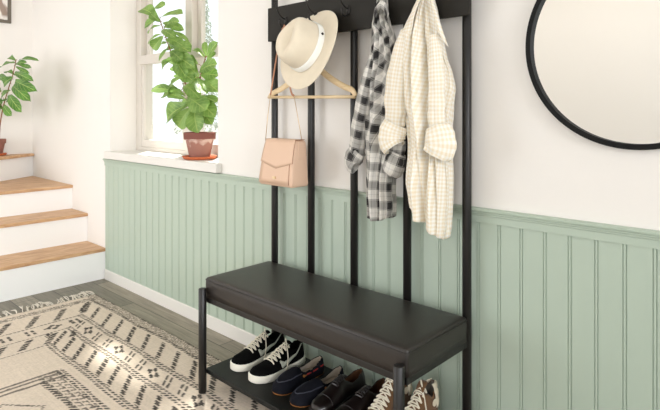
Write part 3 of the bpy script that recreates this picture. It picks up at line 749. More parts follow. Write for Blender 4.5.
# ------------------------------------------------------------------ wooden hanger
def hanger():
    Y = -.112
    e = empty('clothes_hanger', at(312, 60, Y), 'pale wooden clothes hanger hanging empty behind the hat', 'hanger')
    A = lambda x, y: at(x, y, Y)
    for nm, pts in (('arm', [(311, 62), (322, 71.5), (333, 80), (344, 86.5), (352, 90), (355.5, 96)]), ('arm', [(311, 62), (301, 73), (291, 82), (281, 89), (272.5, 93.5), (269.5, 97)])):
        bm = bmesh.new(); tube(bm, smoothpath([A(*p) for p in pts], 6), lambda t: .0150-.004*t*t, 14, flat=((0, 1, 0), .5)); obj(nm, bm, M['hangerwood'], e, smooth=True)
    bm = bmesh.new(); tube(bm, [A(268.5, 97.2), A(312, 97), A(355.5, 96.8)], .0070, 12); obj('crossbar', bm, M['hangerwood'], e, smooth=True)
    bm = bmesh.new(); t = A(311.5, 60); hx = HK[1]; 
    top = Vector((hx, -.118, 1.688))
    r = .02
    pts = [t+Vector((0, 0, -.006)), t+Vector((0, 0, .12)), Vector((t.x, -.116, 1.60)), top+Vector((-.012, -.0, -.028)), top+Vector((-.020, 0, -.008)), top+Vector((-.012, 0, .010)), top+Vector((.006, 0, .010)), top+Vector((.014, 0, -.004))]
    tube(bm, smoothpath(pts, 6), .0019, 8); obj('hook', bm, M['iron'], e, smooth=True)
hanger()

# ------------------------------------------------------------------ handbag
def bag():
    Yf, Yb = -.185, -.095
    tl, tr = at(264.6, 139.6, Yf), at(293.6, 140.8, Yf); bl, br = at(258.8, 184, Yf-.015), at(292.0, 188, Yf-.015)
    e = empty('handbag', (bl+br)/2, 'small blush pink leather flap handbag hanging on the left of the bench', 'bag')
    z0, z1 = (bl.z+br.z)/2, (tl.z+tr.z)/2
    xt0, xt1, xb0, xb1 = tl.x, tr.x, bl.x, br.x
    print('BAG', xt0, xt1, xb0, xb1, z0, z1)
    def sec(k):   # k 0 bottom..1 top
        x0 = xb0+(xt0-xb0)*k; x1 = xb1+(xt1-xb1)*k
        yf = Yf-.015+(.03)*k*k+.0; yb = Yb+.0-.012*k
        return x0, x1, yf, yb
    bm = bmesh.new(); rings = []
    for k in (0, .02, .06, .2, .4, .6, .8, .93, .98, 1):
        x0, x1, yf, yb = sec(k); ins = .006*(1 if k in (0, 1) else .3 if k in (.02, .98) else 0); r = .008
        x0 += ins; x1 -= ins; yf += ins; yb -= ins; ring = []
        for cx, cy, a0 in ((x1-r, yb-r, 0), (x0+r, yb-r, 90), (x0+r, yf+r, 180), (x1-r, yf+r, 270)):
            for q in range(4): a = math.radians(a0+q*30); ring.append(bm.verts.new((cx+r*math.cos(a), cy+r*math.sin(a), z0+(z1-z0)*k)))
        rings.append(ring)
    for a, b in zip(rings, rings[1:]):
        for k in range(16): bm.faces.new((a[k], a[(k+1) % 16], b[(k+1) % 16], b[k]))
    bm.faces.new(rings[0][::-1]); bm.faces.new(rings[-1]); obj('body', bm, M['blush'], e, smooth=True)
    def fy(z, off): k = (z-z0)/(z1-z0); return Yf-.015+.03*k*k-off
    H = z1-z0
    # flap: wraps over the top and falls to a shallow point
    bm = bmesh.new(); N = 16; cols = []
    for i in range(N+1):
        s = i/N; zl = z0+H*(.52-.13*(1-abs(2*s-1))**1.0) ; colv = []
        rows = [('t', .9), ('t', .5), ('t', 0)]+[('f', j/8) for j in range(1, 9)]
        for kind, q in rows:
            if kind == 't': z = z1+.003; y = fy(z1, .004)+(Yb-.012-fy(z1, 0))*q; kx = 1.
            else: z = z1-.001+(zl-z1)*q; y = fy(z, .0045); kx = (z-z0)/H
            x0 = xb0+(xt0-xb0)*kx; x1 = xb1+(xt1-xb1)*kx
            colv.append(bm.verts.new((x0-.001+(x1-x0+.002)*s, y, z)))
        cols.append(colv)
    for a, b in zip(cols, cols[1:]):
        for j in range(len(a)-1): bm.faces.new((a[j], a[j+1], b[j+1], b[j]))
    fl = obj('flap', bm, [M['blush'], M['blush_edge']], e, smooth=True); so = fl.modifiers.new('t', 'SOLIDIFY'); so.thickness = .003; so.offset = 0; so.material_offset_rim = 1
    # front pocket panel
    bm = bmesh.new(); cols = []
    for i in range(9):
        s = .0+i/8*.90; c2 = []
        for j in range(6):
            k = .05+.5*j/5; z = z0+H*k; x0 = xb0+(xt0-xb0)*k; x1 = xb1+(xt1-xb1)*k
            c2.append(bm.verts.new((x0+.002+(x1-x0)*s, fy(z, .0015), z)))
        cols.append(c2)
    for a, b in zip(cols, cols[1:]):
        for j in range(5): bm.faces.new((a[j], a[j+1], b[j+1], b[j]))
    pk = obj('front_pocket', bm, [M['blush'], M['blush_edge']], e, smooth=True); so = pk.modifiers.new('t', 'SOLIDIFY'); so.thickness = .003; so.offset = 0; so.material_offset_rim = 1
    cp = at(273.8, 177.6, Yf-.02); bm = bmesh.new(); box(bm, cp.x-.010, cp.x+.010, fy(cp.z, .009), fy(cp.z, .002), cp.z-.006, cp.z+.006); obj('clasp', bm, M['gold'], e, bevel=.002, label='small pale gold clasp')
    # side tab on the gusset
    bm = bmesh.new(); box(bm, xt1-.001, xt1+.004, -.158, -.125, z1-.085, z1-.004); obj('side_tab', bm, M['blush'], e, bevel=.002)
    # strap: tan leather where it lies over the hook, a fine cord below
    hk = Vector((HK[0]+.012, -.112, 1.634))
    pl1, pl2 = at(270.5, 95, -.135), at(294, 96, -.13)
    bm = bmesh.new(); pts = smoothpath([pl1, at(278, 48, -.125), hk+Vector((-.010, 0, .000)), hk+Vector((0, 0, .005)), hk+Vector((.010, 0, .000)), at(290, 86, -.13), pl2], 8)
    stp = bm; tube(bm, pts, .0055, 8, flat=((0, 1, 0), .35)); obj('strap', bm, M['tan'], e, smooth=True, label='tan leather shoulder strap')
    for cp_ in ([pl1, at(267.5, 118, -.15), at(265.5, 140.5, -.158)], [pl2, at(298, 118, -.135), Vector((xt1+.002, -.135, z1-.006))]):
        bm = bmesh.new(); tube(bm, cp_, .0016, 6); obj('strap_cord', bm, M['gold'], e, smooth=True, label='fine pale cord')
bag()

# ------------------------------------------------------------------ shirts
def cloth_grid(rows, closed, name, m, parent, thick=.0014, sub=1):
    "rows: list of lists of (Vector, (u, v))"
    bm = bmesh.new(); uvl = bm.loops.layers.uv.new('UVMap'); V = [[bm.verts.new(p) for p, _ in r] for r in rows]; n = len(rows[0])
    wrapu = rows[0][-1][1][0]-rows[0][0][1][0]; wrapu += wrapu/(n-1) if closed else 0
    for j in range(len(rows)-1):
        for i in range(n if closed else n-1):
            k = (i+1) % n; q = bm.faces.new((V[j][i], V[j][k], V[j+1][k], V[j+1][i])); q.smooth = True
            uvs = [rows[j][i][1], rows[j][k][1], rows[j+1][k][1], rows[j+1][i][1]]
            if k == 0 and closed: uvs[1] = rows[j][n][1] if len(rows[j]) > n else rows[j][-1][1]; uvs[2] = rows[j+1][-1][1]
            for lp, uv in zip(q.loops, uvs): lp[uvl].uv = uv
    me = bpy.data.meshes.new(name); bm.to_mesh(me); bm.free(); o = link(name, me, m, parent)
    if thick: s = o.modifiers.new('t', 'SOLIDIFY'); s.thickness = thick; s.offset = 0
    return o
def body_loft(tab, Yc, wy, folds, seed, circ, hem, rot, name, m, parent, nth=280, nz=100, top_y=0, uvo=(0, 0), creases=()):
    "tab: (photo y, left x, right x) rows, converted to widths at depth Yc"
    rows = []; rn = random.Random(seed); y0, y1 = tab[0][0], tab[-1][0]
    fl = [(rn.uniform(0, 6.28), n_, a) for n_, a in folds]
    for j in range(nz):
        t = j/(nz-1); y = y0+(y1-y0)*t; l, r = interp(tab, y); a, b = at(l, y, Yc), at(r, y, Yc); c = (a+b)/2
        hw = (b-a).length/2*CS*1.0; w_y = wy(t); hx_ = math.sqrt(max(hw*hw-(w_y*SN)**2, (hw*.55)**2))/CS
        row = []
        for i in range(nth):
            th = 2*math.pi*i/nth
            ff = sum(am*math.cos(n_*th+ph+1.6*math.sin(t*2.2+ph)+.8*t*n_*.25) for ph, n_, am in fl)
            amp = min(1, .55+t*.9)*(1-.35*t)
            rr = 1+ff*amp
            for th0, sl, wd, dp, t0, t1 in creases:
                if t0 < t < t1:
                    dth = (th-math.radians(th0+sl*(t-t0))+math.pi) % (2*math.pi)-math.pi
                    en = math.sin(math.pi*(t-t0)/(t1-t0))**.5
                    rr -= dp*en*math.exp(-(dth/wd)**2); rr += dp*.45*en*(math.exp(-((dth-wd*2.2)/(wd*1.5))**2)+math.exp(-((dth+wd*2.2)/(wd*1.5))**2))
            x = hx_*math.cos(th)*(1+.16*ff*amp); yy = w_y*math.sin(th)*rr
            hz = hem(th)*max(0, (t-.72)/.28)**1.5
            nn = noise.noise(Vector((x*16+seed, yy*12, t*9)))*.006*min(1, t*4)
            p = Vector((c.x+x+nn*.4, min(Yc+yy+nn, -.0655 if c.z > 1.55 else -.0635), c.z+hz))
            ang = rot(t); u0 = (th/(2*math.pi))*circ; v0 = c.z+hz
            um = u0-circ*.75; uu = um*math.cos(ang)-(v0-1.0)*math.sin(ang); vv = um*math.sin(ang)+(v0-1.0)*math.cos(ang)
            row.append((p, (uu+uvo[0], vv+uvo[1])))
        rows.append(row)
    bm = bmesh.new(); uvl = bm.loops.layers.uv.new('UVMap'); V = [[bm.verts.new(p) for p, _ in r] for r in rows]
    seam = 0
    for j in range(nz-1):
        for i in range(nth):
            k = (i+1) % nth; q = bm.faces.new((V[j][i], V[j][k], V[j+1][k], V[j+1][i])); q.smooth = True
            uv = [rows[j][i][1], rows[j][k][1], rows[j+1][k][1], rows[j+1][i][1]]
            if k == 0:
                for s_, jj in ((1, j), (2, j+1)):
                    ang = rot(jj/(nz-1)); b0 = rows[jj][0][1]; uv[s_] = (b0[0]+circ*math.cos(ang), b0[1]+circ*math.sin(ang))
            for lp, w in zip(q.loops, uv): lp[uvl].uv = w
    bm.faces.new(V[0][::-1])
    me = bpy.data.meshes.new(name); bm.to_mesh(me); bm.free(); o = link(name, me, m, parent)
    s = o.modifiers.new('t', 'SOLIDIFY'); s.thickness = .0014; s.offset = 0
    return o
def sleeve(path, radii, name, m, parent, seed, Y, circ=.26, flat=.7, nth=48, seg=10, fold=.10, uvo=(0, 0)):
    P = smoothpath([at(x, y, Y+dy) for x, y, dy in path], seg); n = len(P); rows = []; rn = random.Random(seed); ph = rn.uniform(0, 6); L = 0
    for j, p in enumerate(P):
        t = j/(n-1); d = (P[min(j+1, n-1)]-P[max(j-1, 0)]).normalized(); s = d.cross(Vector((0, 1, 0))).normalized(); u = s.cross(d).normalized()
        r, = interp([(i/(len(radii)-1), q) for i, q in enumerate(radii)], t)
        if j: L += (p-P[j-1]).length
        row = []
        for i in range(nth):
            th = 2*math.pi*i/nth; f = 1+fold*math.cos(3*th+ph+3*t)+fold*.6*math.cos(7*th+ph*2-4*t)+.5*fold*math.sin(t*26+2*math.sin(th+ph))
            q = p+s*math.cos(th)*r*f+u*math.sin(th)*r*f*flat
            if q.y > -.0640: q.y = -.0640
            row.append((q, (uvo[0]+th/(2*math.pi)*circ, uvo[1]+L)))
        rows.append(row)
    bm = bmesh.new(); uvl = bm.loops.layers.uv.new('UVMap'); V = [[bm.verts.new(p) for p, _ in r] for r in rows]
    for j in range(n-1):
        for i in range(nth):
            k = (i+1) % nth; q = bm.faces.new((V[j][i], V[j][k], V[j+1][k], V[j+1][i])); q.smooth = True
            uv = [rows[j][i][1], (rows[j][i][1][0]+circ/nth, rows[j][i][1][1]), (rows[j+1][i][1][0]+circ/nth, rows[j+1][i][1][1]), rows[j+1][i][1]]
            for lp, w in zip(q.loops, uv): lp[uvl].uv = w
    me = bpy.data.meshes.new(name); bm.to_mesh(me); bm.free(); o = link(name, me, m, parent)
    s = o.modifiers.new('t', 'SOLIDIFY'); s.thickness = .0014; s.offset = 0
    return o
def collar(path, w, name, m, parent, Y, uvo=(0, 0)):
    "a folded band of cloth along a path of (x, y, dy), drooping by w metres"
    P = smoothpath([at(x, y, Y+dy) for x, y, dy in path], 8); rows = []; L = 0
    for j, p in enumerate(P):
        t = j/(len(P)-1)
        if j: L += (p-P[j-1]).length
        ww, = interp(w, t); row = []
        for i in range(7):
            q = i/6; row.append((p+Vector((0, -.012*math.sin(q*2.4), -ww*q+.004*math.sin(q*3.1))), (uvo[0]+L, uvo[1]-ww*q)))
        rows.append(row)
    return cloth_grid(rows, False, name, m, parent, .002)

def flap(inner, outer, m, parent, Y):
    A = smoothpath([at(x, y, Y+d) for x, y, d in inner], 7); B = smoothpath([at(x, y, Y+d) for x, y, d in outer], 7); rows = []; L = 0
    for j, (a, b) in enumerate(zip(A, B)):
        if j: L += (a-A[j-1]).length
        rows.append([(a.lerp(b, i/5)+Vector((0, -.006*math.sin(i/5*3.14), 0)), (L, (b-a).length*i/5)) for i in range(6)])
    return cloth_grid(rows, False, 'collar', m, parent, .002)
def plaid_shirt():
    Yc = -.118
    e = empty('plaid_shirt', at(384, 4, -.12), 'black and white plaid flannel shirt hanging from a hook', 'shirt')
    tab = [(-1, 377, 388), (8, 375, 388.5), (16, 373, 389), (24, 371.8, 391), (40, 372, 396), (59, 369.5, 399), (80, 366, 401), (107, 364, 402), (135, 365, 401), (150, 366, 400), (173, 366.5, 396.5), (195, 366, 395.5), (217, 368, 395.5)]
    body_loft(tab, Yc, lambda t: .022+.026*min(1, t*1.6), [(3, .14), (5, .30), (9, .28), (14, .10)], 3, .52, lambda th: .010*math.cos(2*th), lambda t: .75*max(0, 1-t*1.35)**1.0+.05, 'body', M['plaid'], e, creases=[(-50, 20, .09, .6, -.1, .5), (-90, -10, .08, .5, -.1, .6), (-15, 20, .08, .5, -.1, .55), (-60, -15, .09, .4, .45, 1.1), (-20, 10, .08, .35, .5, 1.1)])
    sleeve([(374, 55, -.03), (368, 85, -.03), (362, 115, -.02), (358, 140, -.015), (356, 152, -.01)], [.016, .032, .036, .036, .033], 'sleeve', M['plaid'], e, 4, Yc, .22)
    sleeve([(359, 150, -.01), (355, 156, -.012), (353, 163, -.014), (356, 167, -.014)], [.036, .041, .040, .034], 'cuff', M['plaid'], e, 8, Yc, .24, fold=.06, seg=6)
    sleeve([(389, 40, .0), (393, 75, .005), (396, 110, .0), (396, 140, -.005), (395, 158, -.01)], [.016, .03, .036, .038, .034], 'sleeve', M['plaid'], e, 5, Yc, .22, uvo=(.1, .02))
    sleeve([(398, 153, -.02), (395, 161, -.025), (392, 169, -.03), (390, 173, -.03)], [.034, .045, .043, .034], 'cuff', M['plaid'], e, 9, Yc, .24, fold=.06, seg=6, uvo=(.03, .01))
    collar([(375, 14, -.03), (377, 6, -.045), (382, 1, -.05), (387, 5, -.045), (389, 14, -.03)], [(0, .035), (.5, .03), (1, .045)], 'collar', M['plaid'], e, Yc)
def cream_shirt():
    Yc = -.135
    e = empty('gingham_shirt', at(425, 2, -.12), 'long cream gingham shirt with rolled cuffs hanging from the right-hand hook', 'shirt')
    tab = [(-6, 420, 431), (0, 417.6, 435), (12, 411, 437.5), (23, 406, 439.6), (35, 402, 442), (58, 399.5, 447), (75, 398, 452), (88, 398, 455), (105, 400, 453.5), (125, 407, 452.5), (142, 408.6, 453.5), (173, 405.5, 454), (192, 405, 453.5), (211, 407, 452), (220, 408, 451)]
    hem = lambda th: -.058*math.cos(th)
    body_loft(tab, Yc, lambda t: .030+.030*min(1, t*1.5), [(2, .10), (5, .34), (9, .38), (14, .16)], 11, .74, hem, lambda t: .22*max(0, 1-t*1.5)+.12*math.sin(t*3), 'body', M['gingham'], e, nz=110, creases=[(-44, 8, .07, .75, -.1, .62), (-66, -6, .06, .6, -.1, .45), (-92, -20, .06, .5, -.1, .5), (-22, 14, .06, .55, -.1, .4), (2, 14, .07, .45, -.05, .6), (-62, 30, .08, .4, .4, 1.1), (-100, 25, .08, .4, .45, 1.1), (-20, -6, .07, .35, .55, 1.15)])
    sleeve([(406, 30, -.025), (401, 60, -.03), (397, 90, -.03), (396, 112, -.03), (395, 126, -.03)], [.02, .038, .044, .044, .036], 'sleeve', M['gingham'], e, 21, Yc, .28)
    sleeve([(396, 123, -.03), (393, 131, -.033), (392, 141, -.035), (395, 148, -.035)], [.046, .054, .054, .046], 'cuff', M['gingham'], e, 22, Yc, .30, fold=.05, seg=7)
    sleeve([(434, 35, -.035), (436, 65, -.045), (437, 95, -.05), (437, 115, -.05), (438, 132, -.05)], [.016, .026, .030, .031, .028], 'sleeve', M['gingham'], e, 23, Yc, .20)
    sleeve([(437, 127, -.05), (439, 135, -.053), (440, 146, -.055), (437, 155, -.055)], [.046, .055, .056, .050], 'cuff', M['gingham'], e, 24, Yc, .30, fold=.06, seg=7)
    flap([(421, -2, -.05), (415, 14, -.06), (411, 37, -.045)], [(417, 2, -.035), (408, 19, -.045), (399, 37.5, -.03)], M['gingham'], e, Yc)
    flap([(430, -3, -.05), (436, 22, -.06), (440, 36, -.045)], [(434, 0, -.035), (440.5, 24, -.045), (448.5, 47, -.03)], M['gingham'], e, Yc)
plaid_shirt(); cream_shirt()

# ------------------------------------------------------------------ shoes
SZ = .1085                                   # top of the shelf
class Shoe:
    """Local frame: x across, s along the shoe from heel (0) to toe (1), z up; toe towards -Y."""
    def __init__(self, X, Yheel, L, width, rot=0, mirror=1):
        self.X, self.Y, self.L, self.W, self.r, self.m = X, Yheel, L, width, rot, mirror
    def plan(self, s):           # half widths outwards/inwards
        t = [(0, .0), (.03, .42), (.10, .66), (.25, .74), (.42, .72), (.6, .90), (.75, 1.0), (.88, .90), (.95, .68), (.985, .40), (1, .0)]
        return interp(t, s)[0]*self.W/2
    def ctr(self, s): return self.m*.006*math.sin(s*math.pi*1.3)
    def P(self, x, s, z):
        lx, ly = x+self.ctr(s), -s*self.L
        c, q = math.cos(self.r), math.sin(self.r)
        return Vector((self.X+lx*c-ly*q, self.Y+lx*q+ly*c, SZ+z))
def stations(n): return [.5-.5*math.cos(math.pi*j/(n-1)) for j in range(n)]
def sole(sh, z0, z1, grow, m, e, name='sole', toe_spring=.004, heel=None):
    bm = bmesh.new(); N = 30; S_ = stations(N)
    outline = [(1, s) for s in S_]+[(-1, s) for s in S_[::-1][1:-1]]
    rings = []
    for z, g in ((z0, grow-.002), (z0+.002, grow), ((z0+z1)/2, grow+.0005), (z1-.002, grow), (z1, grow-.002)):
        ring = []
        for sd, s in outline:
            w = sh.plan(s); k = 1 if w > 1e-5 else 0
            sp = toe_spring*max(0, (s-.72)/.28)**2
            se = s+(grow/sh.L if s > .97 else -grow/sh.L if s < .03 else 0)*(1)
            ring.append(bm.verts.new(sh.P(sd*(w+g*k), se, z+sp)))
        rings.append(ring)
    n = len(outline)
    for a, b in zip(rings, rings[1:]):
        for k in range(n): bm.faces.new((a[k], a[(k+1) % n], b[(k+1) % n], b[k]))
    bm.faces.new(rings[0][::-1]); bm.faces.new(rings[-1])
    return obj(name, bm, m, e, smooth=True, bevel=0)
def upper_pt(sh, prof, s, a, zb, n=2.6, off=0):
    "a from 0 (outer sole line, +x) over the top (pi/2) to pi"
    h, = interp(prof, s); w = sh.plan(s)+off
    cx = math.copysign(abs(math.cos(a))**(2/n), math.cos(a)); cz = abs(math.sin(a))**(2/n)
    taper = 1-.22*cz*min(1, h/.08)*(1 if s < .55 else .5)
    z = zb+(h-zb+off)*cz
    sp = .004*max(0, (s-.72)/.28)**2
    return sh.P(cx*w*taper, s, z+sp)
def upper(sh, prof, zb, open_s, open_w, m, e, lining, n=2.6, name='upper'):
    NS, NA = 46, 36; S_ = stations(NS); bm = bmesh.new(); V = []
    for s in S_: V.append([bm.verts.new(upper_pt(sh, prof, s, math.pi*i/NA, zb, n)) for i in range(NA+1)])
    for j in range(NS-1):
        sm = (S_[j]+S_[j+1])/2
        for i in range(NA):
            am = math.pi*(i+.5)/NA; x = abs(math.cos(am))**(2/n)
            if open_s[0] < sm < open_s[1]:
                k = (sm-open_s[0])/(open_s[1]-open_s[0]); lim = open_w(k)
                if x < lim: continue
            try: bm.faces.new((V[j][i], V[j][i+1], V[j+1][i+1], V[j+1][i]))
            except ValueError: pass
    bmesh.ops.remove_doubles(bm, verts=bm.verts, dist=1e-5)
    o = obj(name, bm, [m, lining], e, smooth=True); q = o.modifiers.new('t', 'SOLIDIFY'); q.thickness = .0035; q.offset = 1 if False else 0
    q.material_offset = 1; q.material_offset_rim = 0
    q.offset = -1
    return o
def insole(sh, z, m, e):
    bm = bmesh.new(); S_ = stations(20); pts = [sh.P(.88*sh.plan(s), s*.96+.02, z) for s in S_]+[sh.P(-.88*sh.plan(s), s*.96+.02, z) for s in S_[::-1][1:-1]]
    lo = [bm.verts.new(p) for p in pts]; hi = [bm.verts.new(p+Vector((0, 0, .003))) for p in pts]; bm.faces.new(lo[::-1]); bm.faces.new(hi); n = len(pts)
    for k in range(n): bm.faces.new((lo[k], lo[(k+1) % n], hi[(k+1) % n], hi[k]))
    obj('insole', bm, m, e)
def laces(sh, prof, zb, s0, s1, nrow, wid, e, m, n=2.6, r=.0028, bow=True):
    bm = bmesh.new()
    def top(s, f, off=.004):
        a = math.pi/2-f; return upper_pt(sh, prof, s, a, zb, n, off)
    rows = [s0+(s1-s0)*k/(nrow-1) for k in range(nrow)]
    for k, s in enumerate(rows):
        w = wid
        tube(bm, smoothpath([top(s, -w), top(s, -w*.5, .007), top(s, 0, .008), top(s, w*.5, .007), top(s, w)], 3), r, 6)
        if k < nrow-1:
            for q in (-1, 1): tube(bm, smoothpath([top(s, -w*q), top((s+rows[k+1])/2, 0, .011), top(rows[k+1], w*q)], 3), r, 6)
    if bow:
        a = top(s0, wid, .008)
        for q in (1, -1):
            st_ = top(s0, .0, .012)
            out = sh.P(q*sh.W*.44, s0+.10, zb+.045); dn = sh.P(q*sh.W*.56, s0+.17, zb+.004)
            tube(bm, smoothpath([st_, st_+Vector((0, 0, .012)), out, dn] if q == 1 else [st_, out], 5), r*.9, 6)
    return obj('laces', bm, m, e, smooth=True)
def swoosh(sh, prof, zb, e, side, n=2.6):
    bm = bmesh.new(); N = 26; top_, bot = [], []
    # curves over (s, height fraction); hook at the toe side, long tail towards the heel
    up = [(0, .10, .80), (.3, .26, .55), (.6, .42, .42), (.8, .52, .46), (1, .585, .78)]
    dn = [(0, .10, .79), (.30, .28, .42), (.55, .44, .20), (.80, .585, .22), (1, .60, .77)]
    for i in range(N+1):
        t = i/N
        for tab, L in ((up, top_), (dn, bot)):
            s, f = interp(tab, t); a = math.asin(min(1, f)**(n/2))
            if side < 0: a = math.pi-a
            L.append(upper_pt(sh, prof, s, a, zb, n, .0022))
    A = [bm.verts.new(p) for p in top_]; B = [bm.verts.new(p) for p in bot]; C = [bm.verts.new((a+b)/2+Vector((side*.0012, 0, 0))) for a, b in zip(top_, bot)]
    for i in range(N): bm.faces.new((A[i], A[i+1], C[i+1], C[i])); bm.faces.new((C[i], C[i+1], B[i+1], B[i]))
    o = obj('side_emblem', bm, M['greyswoosh'], e, smooth=True, label='pale grey curved tick emblem'); q = o.modifiers.new('t', 'SOLIDIFY'); q.thickness = .0015
def tongue(sh, prof, zb, s0, s1, wid, m, e, n=2.6, rise=.012):
    bm = bmesh.new(); rows = []
    for j in range(12):
        s = s0+(s1-s0)*j/11; k = 1-j/11
        rows.append([bm.verts.new(upper_pt(sh, prof, s, math.pi/2-(i/8*2-1)*wid, zb, n, -.001+.001*k)+Vector((0, 0, rise*max(0, k-.6)/.4))) for i in range(9)])
    for a, b in zip(rows, rows[1:]):
        for i in range(8): bm.faces.new((a[i], a[i+1], b[i+1], b[i]))
    o = obj('tongue', bm, m, e, smooth=True); q = o.modifiers.new('t', 'SOLIDIFY'); q.thickness = .004; q.offset = 1

def sneaker(X, Yh, label, mir):
    sh = Shoe(X, Yh, .295, .104, 0.02*mir, mir); e = empty('sneaker', (X, Yh-.15, SZ), label, 'shoe', 'black sneakers on the shoe shelf')
    sole(sh, .0, .030, .004, M['rubber'], e)
    prof = [(0, .072), (.04, .098), (.12, .108), (.26, .098), (.36, .106), (.46, .096), (.62, .070), (.76, .057), (.88, .053), (.96, .046), (1, .034)]
    upper(sh, prof, .024, (.045, .40), lambda k: .80*math.sin(math.pi*min(1, .12+k*.75))**.4, M['suede'], e, M['suede'])
    insole(sh, .03, M['suede'], e)
    tongue(sh, prof, .024, .30, .66, .42, M['suede'], e)
    laces(sh, prof, .024, .37, .70, 6, .62, e, M['lace'])
    swoosh(sh, prof, .024, e, 1); swoosh(sh, prof, .024, e, -1)
def boat(X, Yh, label, mir):
    sh = Shoe(X, Yh, .285, .096, .0, mir); e = empty('boat_shoe', (X, Yh-.14, SZ), label, 'shoe', 'navy boat shoes on the shoe shelf')
    sole(sh, .0, .006, -.0005, M['gum'], e, toe_spring=.003)
    prof = [(0, .050), (.04, .068), (.12, .070), (.30, .058), (.46, .056), (.54, .066), (.64, .062), (.78, .052), (.90, .046), (.96, .038), (1, .026)]
    upper(sh, prof, .004, (.045, .50), lambda k: .84*math.sin(math.pi*min(1, .10+k*.66))**.35, M['navy'], e, M['greige'])
    insole(sh, .014, M['greige'], e)
    # moccasin seam round the toe, ornament stitches and cord
    bm = bmesh.new(); pts = []
    for i in range(25):
        t = i/24*2-1; s = .93-.40*abs(t)**2.2; a = math.pi/2-t*.92
        pts.append(upper_pt(sh, prof, s, a, .004, 2.6, .001))
    tube(bm, pts, .0022, 6); obj('toe_seam', bm, M['navyseam'], e, smooth=True)
    for q in (1, -1):
        for s0, s1, b in ((.06, .14, 1), (.20, .30, 1), (.34, .42, 1), (.44, .50, 0)):
            bm = bmesh.new()
            pth = [upper_pt(sh, prof, s0+(s1-s0)*k/4, (.42 if q == 1 else math.pi-.42), .004, 2.6, .0015) for k in range(5)]
            tube(bm, pth, .0028, 6)
            if b == 0: bmesh.ops.create_icosphere(bm, subdivisions=2, radius=.0065, matrix=Matrix.Translation(pth[-1]))
            obj('knot' if b == 0 else 'side_stitch', bm, M['gum'] if b == 0 else M['red'], e, smooth=True, label='tan leather knot' if b == 0 else 'red cord stitch')
def dress(X, Yh, label, mir):
    sh = Shoe(X, Yh, .30, .094, .0, mir); e = empty('derby_shoe', (X, Yh-.15, SZ), label, 'shoe', 'oxblood dress shoes on the shoe shelf')
    sole(sh, .012, .018, .003, M['blacksole'], e)
    bm = bmesh.new()
    pts = [sh.P(.8*sh.plan(s)*sd+0, s, 0) for sd, s in [(1, .02), (1, .06), (1, .12), (1, .24), (-1, .24), (-1, .12), (-1, .06), (-1, .02)]]
    prism(bm, [(p.x, p.y) for p in pts], SZ+.0, SZ+.013); obj('heel', bm, M['blacksole'], e)
    prof = [(0, .062), (.04, .082), (.12, .086), (.30, .072), (.42, .084), (.52, .078), (.64, .064), (.78, .052), (.90, .047), (.96, .040), (1, .028)]
    upper(sh, prof, .016, (.045, .42), lambda k: .82*math.sin(math.pi*min(1, .10+k*.75))**.35, M['oxblood'], e, M['brownlining'])
    insole(sh, .022, M['brownlining'], e)
    tongue(sh, prof, .016, .36, .58, .34, M['oxblood'], e, rise=.006)
    bm = bmesh.new(); pts = []
    for i in range(17): t = i/16*2-1; pts.append(upper_pt(sh, prof, .76+.02*abs(t), math.pi/2-t*1.35, .016, 2.6, .0005))
    tube(bm, pts, .0015, 6); obj('toe_cap_seam', bm, M['oxblood'], e, smooth=True)
    laces(sh, prof, .016, .42, .56, 4, .40, e, M['oxblood'], r=.0018, bow=False)
